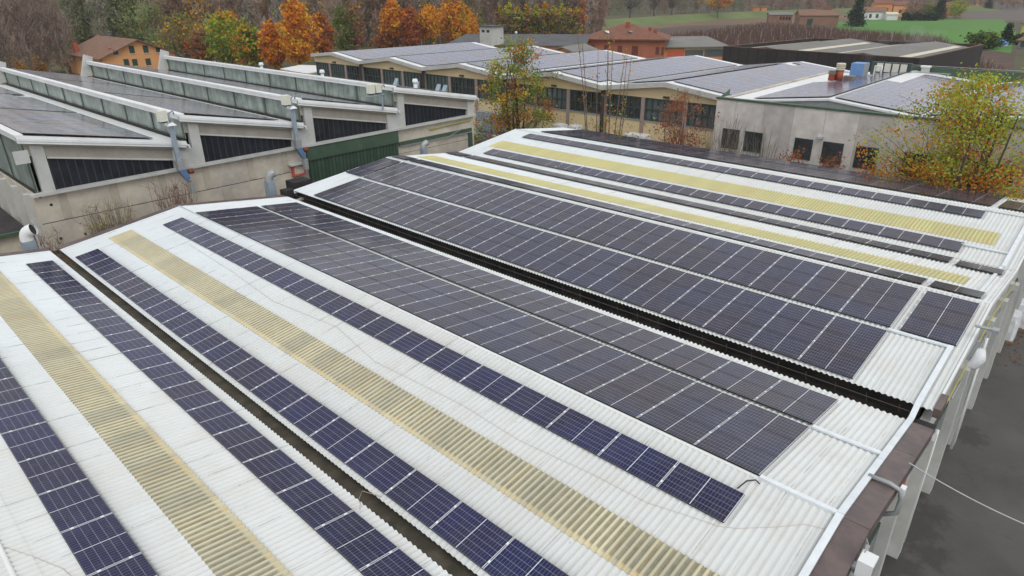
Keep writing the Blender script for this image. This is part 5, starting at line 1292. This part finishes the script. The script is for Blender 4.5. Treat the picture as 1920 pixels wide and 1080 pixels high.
for px, by, ty, w, lab, ms, ws in ((32, 138, 112, 44, 'orange shrub at the left edge behind the saw-tooth roof', [L_YO, L_OR, L_BR], [2, 2, 1]), (76, 138, 106, 50, 'golden shrub under the bare poplars', [L_YO, L_OR, L_OL], [4, 2, 1]),
                                ((138), 132, 92, 50, 'olive and orange bush left of the farmhouse wall', [L_OL, L_OR, L_BR], [3, 1, 2]), (256, 132, 112, 30, 'small grey-green olive before the farmhouse', [L_SAL, L_OL], [3, 1])):
    autumn(px, by, ty, w, lab, ms, ws, prof=ROUND, ncl=60, per=16, leaf=.4, h0=.1, nm='shrub', cat='shrub', limbs=8)
# the clipped row of columnar trees
for k, (px, ty) in enumerate(((938, 10), (955, 4), (971, 14), (989, 6), (1005, 10), (1021, 5), (1037, 12), (1052, 8), (1066, 16), (1079, 14))):
    names = ['leftmost columnar tree of the row, beside the tower', 'second columnar tree from the tower', 'third columnar tree from the tower', 'fourth columnar tree from the tower', 'fifth columnar tree from the tower', 'sixth columnar tree from the tower',
             'seventh columnar tree from the tower', 'third columnar tree from the bare end of the row', 'second columnar tree from the bare end of the row', 'last browned columnar tree of the row, nearest the villa']
    up = (lambda c, m, r: (0 if r.uniform() < .6 else 1) if c[2] > 10 else (2 if r.uniform() < .55 else 3 if r.uniform() < .6 else 0))
    autumn(px, 88, ty, 19, names[k], [L_YG, L_YO if k % 3 == 1 else L_OR, L_BR, L_DG], [1, 1, 1, 1], prof=COLUMN, ncl=110, per=13 if k < 7 else 8, leaf=.5, h0=.08, zone=up, nm='columnar_tree', group='clipped row of columnar trees', bark=BARKG)
autumn(1090, 84, -8, 16, 'tall thin orange poplar closing the columnar row', [L_RU, L_OR, L_BR], [2, 2, 2], prof=COLUMN, ncl=90, per=9, leaf=.5, nm='poplar')
# bare poplars at the left
for k, (px, by, w, lab) in enumerate(((-14, 150, 50, 'bare brown poplar cut by the left edge'), (24, 146, 60, 'bare brown poplar, first full one from the left edge'), (62, 146, 60, 'bare brown poplar, second full one from the left edge'), (96, 142, 56, 'bare brown poplar above the golden shrub'), (128, 140, 44, 'bare brown poplar nearest the farmhouse'))):
    B, H, R = spot(px, by, -40, w)
    tree('bare_poplar', B, lab, 'tree', min(H, 27), R, 2.0, COLUMN, [L_GY, L_RB, L_OL], [4, 2, 1], 150, 7, .34, R_, trunk_r=.3, bark=mat('lilac_brown_bark', (.30, .235, .20), .9, .25, 2), limbs=40, group='bare poplars at the left', twigs=14, twig_len=2.6, twig_w=.07)
# big bare trees and a golden one on the flood bank
for px, by, ty, w, lab in ((1181, 37, -25, 80, 'large bare spreading tree on the flood bank'), (1226, 33, -22, 50, 'bare forked tree right of the large spreading one'), (1258, 32, -18, 36, 'slender bare tree on the flood bank'), (1562, 20, -20, 34, 'dark bare tree before the far wood')):
    B, H, R = spot(px, by, ty, w)
    tree('bare_tree', B, lab, 'tree', H, R, H*.3, VASE, [L_GY], [1], 60, 0, .3, R_, trunk_r=.55, bark=BARK, limbs=50, group='bare trees on the flood bank', twigs=8, twig_len=4, twig_w=.16)
autumn(1345, 37, -22, 66, 'lone golden tree with dark trunk on the plain', [L_YO, L_RU, L_OL], [2, 2, 1], prof=ROUND, ncl=90, per=16, leaf=.9, h0=.42, nm='lone_tree')
for px, by, ty, w, lab in ((1603, 50, -4, 36, 'large dark conifer at the edge of the green field'), (1758, 37, -6, 26, 'dark conifer by the hedge across the field'), (1884, 83, 45, 24, 'small dark conifer beside the blue covered boat'), (1851, 20, 0, 20, 'distant dark conifer on the ploughed plain')):
    B, H, R = spot(px, by, ty, w)
    tree('conifer', B, lab, 'tree', H, R, H*.06, CONE, [L_DK, L_DG], [4, 1], 150, 22, .055*H**.8+.1, R_, trunk_r=.25, limbs=10, cl_r=R*.2, group='conifers on the plain')
for px, by, ty, w, lab, ms in ((1738, 34, 8, 30, 'green round tree left of the dark conifer', [L_GREEN, L_OL]), (1790, 34, 2, 34, 'yellow green tree right of the dark conifer', [L_YG, L_OL]), (1712, 34, 4, 36, 'brown half-bare tree behind the orange farmhouses', [L_BR, L_GY]), (1776, 24, -12, 36, 'dark bare-topped tree above the red cottage', [L_BR, L_DG]), (1545, 28, 14, 26, 'brown thorn tree beside the derelict barn', [L_BR, L_RB]),
                               (1845, 92, 66, 60, 'low green thicket left of the blue boat', [L_DG, L_GREEN]), (1912, 84, 66, 22, 'green bush hiding the yellow house', [L_DG, L_OL])):
    autumn(px, by, ty, w, lab, ms, [2, 1], prof=ROUND, ncl=70, per=14, leaf=.8, nm='field_tree', limbs=8)
# clipped hedge across the field
B0, B1 = at(1690, 39, 0), at(1757, 39, 0)
t = thing('hedge', (B0+B1)/2, 'long dark clipped hedge before the orange farmhouses', 'hedge')
n = 2600; s = R_.uniform(0, 1, n)[:, None]
dv = (B1-B0); wv = np.array([dv[1], -dv[0], 0]); wv /= np.linalg.norm(wv)
leaf_mesh('foliage', B0+dv*s-(B0+B1)/2+wv*R_.uniform(-1.5, 1.5, n)[:, None]+np.array([0, 0, 1.0])*(R_.uniform(0, 1, n)**.6*(3.6+.6*np.sin(s[:, 0]*19)))[:, None], .8, R_.choice(2, n, p=[.7, .3]), [L_DK, L_DG], R_, t)

# --- the wood closing the view: one mass
def proto_bare(rng, H, R, tw, leafm):
    C_ = crown_points(rng, H, H*.12, R, COLUMN if R < 3 else OVAL, 60)
    q0, q1 = twig_quads(rng, C_, tw, 3.0, .12, 1.0, .5)
    V = np.concatenate([q0, q1]).reshape(-1, 4, 3); mi = np.zeros(len(V), int)
    trunk = []
    for k in range(3):
        a = k*2.09; d = np.array([math.cos(a), math.sin(a), 0])*.24
        trunk.append([d*-1, d, d*.3+[0, 0, H*.9], d*-.3+[0, 0, H*.9]])
    T = np.array(trunk); V = np.concatenate([V, T]); mi = np.concatenate([mi, np.zeros(3, int)])
    n = 60*leafm
    if n:
        cent = np.repeat(C_, leafm, 0)+rng.normal(size=(n, 3))*R*.28
        a = rng.normal(size=(n, 3)); a /= np.linalg.norm(a, axis=1)[:, None]; b_ = np.cross(a, rng.normal(size=(n, 3))); b_ /= np.linalg.norm(b_, axis=1)[:, None]
        s = rng.uniform(.3, .75, n)[:, None]*.55
        Q = np.stack([cent-a*s-b_*s*.5, cent+b_*s, cent+a*s+b_*s*.4, cent-b_*s], 1)
        V = np.concatenate([V, Q]); mi = np.concatenate([mi, np.ones(n, int)])
    return V, mi
WM = [mat('pale_wood_twigs', (.40, .345, .305), .95, .25, 1), mat('brown_wood_twigs', (.34, .235, .19), .95, .25, 1), L_GY, L_SAL, L_OL, mat_leaf('wood_brown', (.42, .27, .17)), mat_leaf('wood_red_brown', (.45, .24, .17)), mat_leaf('wood_green', (.30, .38, .13)), L_YO]
protos_w = [proto_bare(R_, 23, 2.0, 9, 8), proto_bare(R_, 26, 2.3, 8, 12), proto_bare(R_, 20, 4.2, 6, 18), proto_bare(R_, 21, 4.6, 4, 26), proto_bare(R_, 27, 1.7, 10, 5)]
VV, MI = [], []
def wood_tree(px, by, hs, pal, protos):
    B = at(px, by, 0); k = protos[R_.integers(len(protos))]; V, mi = protos_w[k]
    a = R_.uniform(0, 6.28); c, s = math.cos(a), math.sin(a); M_ = np.array([[c, -s, 0], [s, c, 0], [0, 0, 1]])
    sc = hs*R_.uniform(.85, 1.15)
    VV.append((V @ M_.T)*np.array([sc*R_.uniform(.9, 1.3)]*2+[sc])+B); lm = pal[R_.integers(len(pal))]
    MI.append(np.where(mi == 0, 0 if R_.uniform() < .5 else 1, lm))
for px in np.arange(-70, 1130, 9.0):
    for by in ((96, 84, 72) if px < 300 else (86, 76, 66)):
        left = px < 330
        by2 = by-(20 if px > 900 else 0)*(by-60)/40+R_.normal(0, 2)
        pal = [4, 7, 7, 7, 3, 5] if 100 < px < 310 else [2, 5, 6, 2] if px < 100 else [2, 3, 3, 5, 6, 4, 7, 8] if px < 700 else [2, 5, 6, 2, 3]
        wood_tree(px+R_.normal(0, 4), by2, 1.0, pal, [2, 3, 1] if 100 < px < 300 else [0, 1, 4, 4] if px > 380 else [0, 1, 2, 3])
for px in np.arange(1080, 1990, 9.0):
    for by in (27, 22, 17):
        off = -(px-1080)/900*12
        pal = [2, 3, 3, 4, 2] if px < 1420 else [3, 2, 2, 5, 4, 6]
        wood_tree(px+R_.normal(0, 4), max(7, by+off+R_.normal(0, 1.0)), .95, pal, [2, 3, 1, 0])
V = np.concatenate(VV).reshape(-1, 3); MIa = np.concatenate(MI)
o = np_mesh('woods', V, np.arange(len(V)).reshape(-1, 4), MIa, WM)
tag(o, 'grey-brown late autumn wood closing the whole background', 'wood', kind='stuff')

# --- vineyard: brown canes in rows with pale posts
n = 15000
U = R_.uniform(size=(n, 2))
q = [at(1110, 88, 0), at(1890, 150, 0), at(1760, 76, 0), at(1440, 47, 0)]
def quadpt(u, v): return (q[0]*(1-u)+q[1]*u)*(1-v)+(q[3]*(1-u)+q[2]*u)*v
rowsn = 34
vq = (np.floor(U[:, 1]*rowsn)+.5)/rowsn
Pn = np.array([quadpt(u, v) for u, v in zip(U[:, 0], vq)])
d = R_.normal(size=(n, 3))*.35; d[:, 2] = R_.uniform(1.2, 2.6, n); sdv = np.cross(d, R_.normal(size=(n, 3))); sdv /= np.linalg.norm(sdv, axis=1)[:, None]
wd = .09
V = np.stack([Pn-sdv*wd, Pn+sdv*wd, Pn+d+sdv*wd*.3, Pn+d-sdv*wd*.3], 1).reshape(-1, 3)
o = np_mesh('vines', V, np.arange(len(V)).reshape(-1, 4), R_.integers(0, 3, n), [BARKR, TWIG, mat('plum_canes', (.12, .065, .06), .9, .3, 1)])
tag(o, 'reddish brown leafless vines in rows behind the dark shed', 'vines', kind='stuff')
b = MB()
for v in (np.arange(0, rowsn, 3)+.5)/rowsn:
    for u in np.linspace(.02, .98, 22):
        p = quadpt(u, v); b.bar(p, p+[R_.normal(0, .1), R_.normal(0, .1), 2.5], .09, .09, up=(1, 0, 0))
tag(b.build('vine_posts', mat('grey_posts', (.36, .34, .31), .9, .2, 1)), 'rows of pale concrete posts among the leafless vines', 'posts', kind='stuff')

# --- courtyard trees
G = np.random.default_rng(21)
B = np.array([53.5, 46.6, 0])
tree('young_tree', B, 'green and orange leafed tree with several stems between hall and workshop', 'tree', 12.2, 4.6, 1.2, lambda t: max(.2, 1.0-.22*t if t < .7 else .85-(t-.7)*1.9), [L_GREEN, L_YG, L_RU, L_YO], [6, 2, 2, 1], 200, 46, .175, G, trunk_r=.15, cl_r=.40, limbs=70, stems=5,
     zone=lambda c, m, r: (2 if r.uniform() < .28 else m) if c[2] < 6 else m)
B = np.array([53.0, 34.6, 0]); t = thing('birch_clump', B, 'clump of thin nearly bare upright stems with a few yellow leaves', 'tree')
b = MB(); tips = []
for k in range(9):
    x, y = G.normal(0, .9), (k-4)*.62+G.normal(0, .2); h = G.uniform(11.0, 15.0)
    pts, rs = limb(G, (x*.5, y*.7, 0), (x*1.3, y*1.15, h), .075, .015, .02, 9); b.tube(pts, rs, 5)
    for j in range(26):
        s = G.uniform(.2, .97); p = np.array(pts[0])*(1-s)+np.array(pts[-1])*s; i = min(int(s*8), 7); p = pts[i]+(pts[i+1]-pts[i])*(s*8-i)
        a = G.uniform(0, 6.28); l = G.uniform(.4, 1.3)*(1.15-s); e = p+np.array([math.cos(a)*l*.55, math.sin(a)*l*.55, l*.95]); b.tube([p, (p+e)/2+[0, 0, -.05], e], [.016, .011, .005], 3, cap=False); tips += [e, (p+e)/2]
tr = b.build('stems', mat('grey_pink_bark', (.16, .125, .11), .9, .25, 4)); tr.parent = t
tips = np.array(tips); pick = tips[G.choice(len(tips), 300)]; cen = pick+G.normal(size=(300, 3))*.15
low = np.array([G.normal(0, 1.2, 900), G.normal(0, 3.2, 900), 2.0+np.abs(G.normal(0, 1.9, 900))]).T
leaf_mesh('leaves', np.concatenate([cen, low]), .17, G.choice(4, 1200, p=[.35, .2, .25, .2]), [L_YG, L_GREEN, L_OR, L_RU], G, t)
for k, (B, H, R, lab) in enumerate(((np.array([53.2, 26.6, 0]), 8.6, 2.9, 'rust brown dead-leaved shrub between workshop and warehouse'), (np.array([53.0, 16.6, 0]), 5.0, 1.3, 'small russet shrub below the warehouse windows, the left one'), (np.array([52.6, 13.4, 0]), 5.2, 1.2, 'small russet shrub below the warehouse windows, the right one'))):
    tree('dry_shrub', B, lab, 'shrub', H, R, .5, VASE, [L_RB, L_RU, L_BR], [4, 1, 2], 110 if k == 0 else 50, 16, .16, G, trunk_r=.07, cl_r=.3, limbs=60, stems=8, bark=BARKR, group='russet shrubs before the grey warehouse', twigs=7, twig_len=.9, twig_w=.02)
for k, (B, H, R, lab) in enumerate(((np.array([52.8, 22.4, 0]), 7.7, 1.9, 'grey leafless shrub in front of the first warehouse window'), (np.array([52.6, 19.4, 0]), 7.0, 2.0, 'grey leafless shrub between the second and third warehouse windows'))):
    t = thing('bare_shrub', B, lab, 'shrub', 'leafless shrubs before the grey warehouse'); b = MB()
    for j in range(46):
        a = G.uniform(0, 6.28); r = G.uniform(.2, 1)*R; e = np.array([math.cos(a)*r*1.1, math.sin(a)*r*1.1, H*G.uniform(.6, 1)]); pts, rs = limb(G, (math.cos(a)*.2, math.sin(a)*.2, 0), e, .03, .008, .06, 6); b.tube(pts, rs, 4, cap=False)
        for _ in range(5):
            s = G.integers(2, 5); p = pts[s]; e2 = p+np.array([G.normal(0, .3), G.normal(0, .3), G.uniform(.5, 1.3)]); b.tube([p, (p+e2)/2, e2], [.012, .009, .004], 3, cap=False)
    b.build('stems', mat('olive_grey_twigs', (.17, .145, .105), .9, .25, 3)).parent = t
# big half-turned tree in front of the warehouse
B = np.array([50.6, 5.2, 0])
tree('plane_tree', B, 'large tree turning from green to rust in front of the grey warehouse', 'tree', 11.6, 5.6, 1.6, lambda t: max(.12, .75+.3*t if t < .45 else .95*(1-(t-.45)*1.25)), [L_YG, L_RU, L_OR, L_GREEN], [5, 3, 2, 2], 330, 72, .135, G, trunk_r=.17, cl_r=.5, limbs=110, stems=6,
     zone=lambda c, m, r: (0 if r.uniform() < .72 else 3 if r.uniform() < .4 else 2) if c[2] > 6.6 else (1 if r.uniform() < .5 else 0 if r.uniform() < .55 else 2))
# shrubs in the gap before the concrete wall
def gap_shrub(x, y, H, R, lab, n, green, m):
    t = thing('bare_shrub', (x, y, 0), lab, 'shrub', 'shrubs in the gap by the concrete wall'); b = MB(); tp = []
    for j in range(n):
        a = G.uniform(0, 6.28); r = G.uniform(.1, 1)*R; e = np.array([math.cos(a)*r, math.sin(a)*r*.6, H*G.uniform(.72, 1)]); pts, rs = limb(G, (math.cos(a)*.15, math.sin(a)*.15, 0), e, .032, .009, .05, 6); b.tube(pts, rs, 4, cap=False)
        for _ in range(6):
            s = G.integers(2, 6); p = pts[min(s, 5)]; e2 = p+np.array([G.normal(0, .25), G.normal(0, .2), G.uniform(.2, .7)]); b.tube([p, (p+e2)/2, e2], [.012, .009, .004], 3, cap=False); tp.append(e2)
    b.build('stems', m).parent = t
    if green:
        tp = np.array(tp); c = tp[G.choice(len(tp), green)]+G.normal(size=(green, 3))*.12; c[:, 2] -= G.uniform(0, 1.2, green)
        leaf_mesh('leaves', c, .09, G.choice(2, green, p=[.7, .3]), [L_YG, L_OL], G, t)
gap_shrub(10.6, 39.2, 5.9, 1.35, 'bare brown shrub with a few green leaves before the concrete wall', 120, 1100, mat('shrub_twigs', (.235, .18, .13), .9, .3, 3))
gap_shrub(14.3, 39.0, 6.6, 1.3, 'leafless reddish shrub beneath the first steel duct', 90, 0, mat('rosy_twigs', (.22, .145, .115), .9, .3, 3))
gap_shrub(7.4, 39.6, 5.0, .9, 'dry brown shrub beside the hooded vent pipe', 26, 0, BARKR)
b = MB()
for i in range(900):
    p = np.array([G.uniform(1.0, 7.6), G.uniform(37, 43.5), 0]); a = G.uniform(0, 6.28); s = G.uniform(.06, .16); h = G.uniform(.02, 3.2 if p[0] < 7 else .3)*G.uniform(0, 1)
    p[2] = h; b.quad(p, p+[s*math.cos(a), s*math.sin(a), .03], p+[s*1.3*math.cos(a+.8), s*1.3*math.sin(a+.8), .06], p+[s*math.cos(a+1.6), s*math.sin(a+1.6), .02])
tag(b.build('undergrowth', [L_YO]), 'golden brown leaves and undergrowth in the gap below the annex', 'undergrowth', kind='stuff')


# thin smoke drifting from the flue
P = at(1612, 138, 9.0)
b = MB(); b.tube([P+[0, 0, 1.2], P+[1.5, -1.5, 2.6], P+[3.0, -3.5, 3.4], P+[4.5, -6, 3.6]], [.4, 1.0, 1.3, .5], 10)
sm = bpy.data.materials.new('thin_smoke'); sm.use_nodes = True
sm.node_tree.nodes.remove(sm.node_tree.nodes['Principled BSDF'])
pv = nd(sm, 'ShaderNodeVolumePrincipled'); pv.inputs['Color'].default_value = (.8, .8, .82, 1)
no = nd(sm, 'ShaderNodeTexNoise', Scale=.55, Detail=3.0); tcs = nd(sm, 'ShaderNodeTexCoord'); lk(sm, tcs.outputs['Object'], no.inputs['Vector'])
lk(sm, ramp(sm, no.outputs[0], [(.45, 0.0), (.75, 0.14)]).outputs[0], pv.inputs['Density']); lk(sm, pv.outputs[0], sm.node_tree.nodes['Material Output'].inputs['Volume'])
tag(b.build('smoke', sm, smooth=True), 'faint grey smoke drifting behind the blue cooling unit', 'smoke', kind='stuff')
# damp autumn air
b = MB(); b.box(-620, 2100, -620, 2100, -1.0, 128)
hz_ = bpy.data.materials.new('damp_air'); hz_.use_nodes = True
hz_.node_tree.nodes.remove(hz_.node_tree.nodes['Principled BSDF'])
pv = nd(hz_, 'ShaderNodeVolumePrincipled'); pv.inputs['Color'].default_value = (.86, .88, .92, 1); pv.inputs['Density'].default_value = 0.0002
lk(hz_, pv.outputs[0], hz_.node_tree.nodes['Material Output'].inputs['Volume'])
h = tag(b.build('haze', hz_), 'thin damp haze over the plain', 'haze', kind='stuff')
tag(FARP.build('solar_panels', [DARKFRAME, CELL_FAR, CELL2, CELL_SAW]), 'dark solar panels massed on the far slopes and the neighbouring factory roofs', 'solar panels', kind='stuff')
